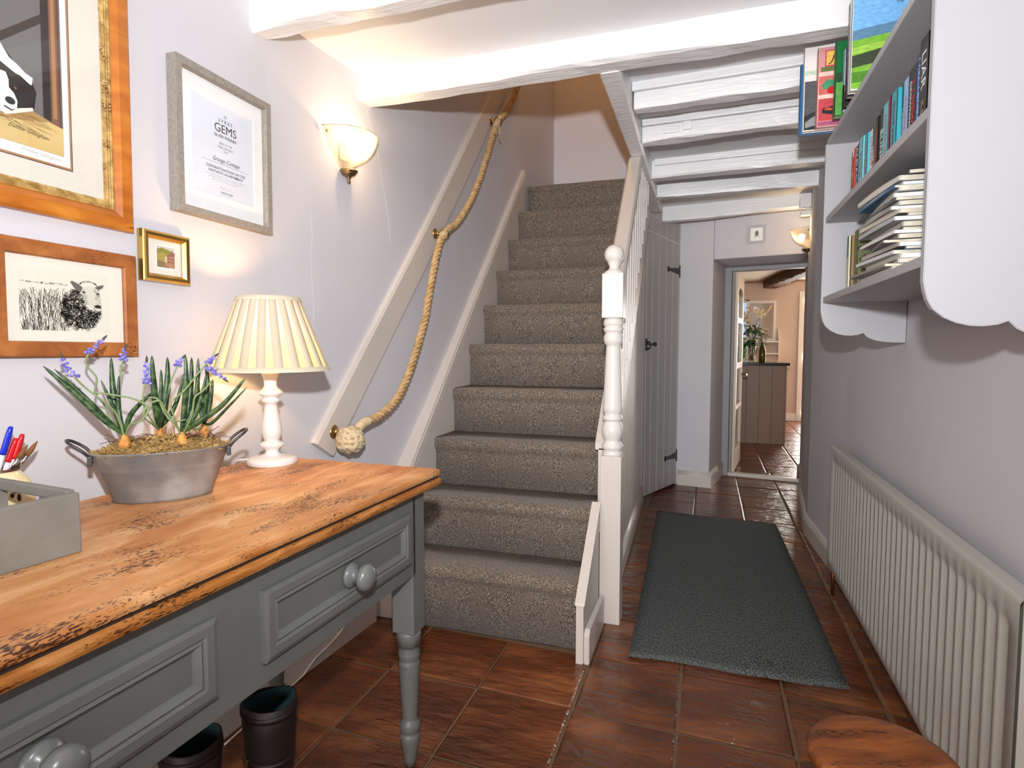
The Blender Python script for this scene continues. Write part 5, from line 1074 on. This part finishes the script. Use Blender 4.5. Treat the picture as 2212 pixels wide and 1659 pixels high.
for (cx_, cy_, cz_) in ((-.06, -.06, .52), (.05, -.07, .56), (-.10, .03, .46), (.0, .06, .60)):
    f = None; c = Vector((cx_, cy_, cz_)); axis = Vector((cx_, cy_-.05, .05)).normalized(); u = axis.orthogonal().normalized(); w = axis.cross(u); m = MB()
    for k in range(6):
        a = 2*pi*k/6; e = u*cos(a)+w*sin(a); m.ribbon([c, c+axis*.04+e*.02, c+axis*.065+e*.055, c+axis*.055+e*.085], [axis.cross(e)]*4, [.005, .016, .018, .002], .001)
    m.build('lily_flower', M_LP, VS)
for (cx_, cy_, cz_, dx, dz) in ((.12, -.05, .40, .06, -.02), (.10, .0, .55, .05, .05), (-.03, -.10, .50, .02, .06), (.17, -.02, .62, .04, .06)):
    m = MB(); m.tube([(cx_-dx*.6, cy_, cz_-abs(dz)*.6-.02), (cx_, cy_, cz_), (cx_+dx*.6, cy_, cz_+dz*.6), (cx_+dx*1.1, cy_, cz_+dz*1.1)], [.004, .011, .013, .002], 8); m.build('lily_bud', M_LB, VS)
# wine bottle and flutes
BT = thing('wine_bottle', 'green sparkling wine bottle on the black worktop', 'bottle', (.615, 7.62, WT))
M_BG = mat('green_bottle_glass', '#3a3c08', .08, coat=.5); 
m = MB(); m.lathe([(.0, 0), (.036, 0), (.038, .006), (.038, .13), (.030, .17), (.016, .21), (.0125, .25), (.0125, .262), (0, .262)], 20); m.build('bottle_body', M_BG, BT)
m = MB(); m.lathe([(.0135, .235), (.0150, .262), (.0165, .275), (.0165, .288), (.010, .296), (0, .297)], 16); m.build('foil_cap', mat('pale_foil', '#c8b8a0', .3, .5), BT)
for i, (x, yy, lab) in enumerate(((.468, 7.56, 'empty glass flute in front of the lily vase'), (.535, 7.575, 'empty glass flute beside the green wine bottle'))):
    m = MB(); m.lathe([(.0, 0), (.033, 0), (.033, .003), (.005, .008), (.004, .07), (.012, .085), (.022, .12), (.024, .16), (.022, .20), (.021, .20), (.022, .16), (.020, .12), (0, .085)], 18); o = m.build('champagne_flute', M_VG, None, (x, yy, WT)); tag(o, lab, 'glass', 'flutes on the worktop')
# mirror, wall shelf, door casing on the back wall
MR = thing('mirror', 'cream framed mirror on the kitchen wall above the lilies', 'mirror', (.77, KB-.001, 1.22))
m = MB(); ring_sweep(m, .42, .62, [(0, 0), (0, .022), (.03, .022), (.04, .014), (.04, 0)], 0, .31); m.build('frame', M_WF, MR)
m = MB(); m.poly([(-.175, -.010, .035), (.175, -.010, .035), (.175, -.010, .585), (-.175, -.010, .585)]); m.build('mirror_glass', mat('mirror_silver', (.8, .8, .78), .04, 1), MR)
WS = thing('wall_shelf', 'small cream wall shelf with curved brackets beside the mirror', 'shelf', (.93, KB-.001, 1.0))
for z in (.02, .20): m = MB(); m.box(-.14, .10, -.12, 0, z, z+.022, .003); m.build('shelf_board', M_WF, WS)
for x in (-.14, .085): m = MB(); m.prism([(0, -.08), (-.03, -.05), (-.10, 0), (-.12, .05), (-.12, .2), (-.08, .30), (-.03, .36), (0, .42)], x, x+.018, 'x', .002); m.build('bracket', M_WF, WS)
DC = thing('trim_2', 'cream door casing on the kitchen back wall', 'door casing', (1.30, KB, 0)); DC['kind'] = 'structure'
for a, b in ((0, .07), (.83, .90)): m = MB(); m.box(a, b, -.03, 0, 0, 1.90, .004); m.build('casing', M_WF, DC)
m = MB(); m.box(0, .90, -.03, 0, 1.90, 1.97, .004); m.build('casing_head', M_WF, DC)
m = MB(); m.box(.07, .83, -.012, 0, 0, 1.90); m.build('door_leaf', M_WF, DC)
for zc in (.10, .98, 1.85): m = MB(); m.box(.07, .83, -.065, -.052, zc-.05, zc+.05); m.build('door_rail', M_WF, DC)  # unseen rails added in front of the floor glare light
_m = MB(); _m.box(.62, 1.30, KB-.02, KB, 0, .12, .004); struct(_m.build('baseboard_kitchen', M_WF), 'cream skirting in the kitchen')
point('assumed_kitchen_light', (1.45, 7.6, 1.95), 7, (1, .64, .36), .06)  # unseen warm light added in the kitchen, assumed from its peachy walls
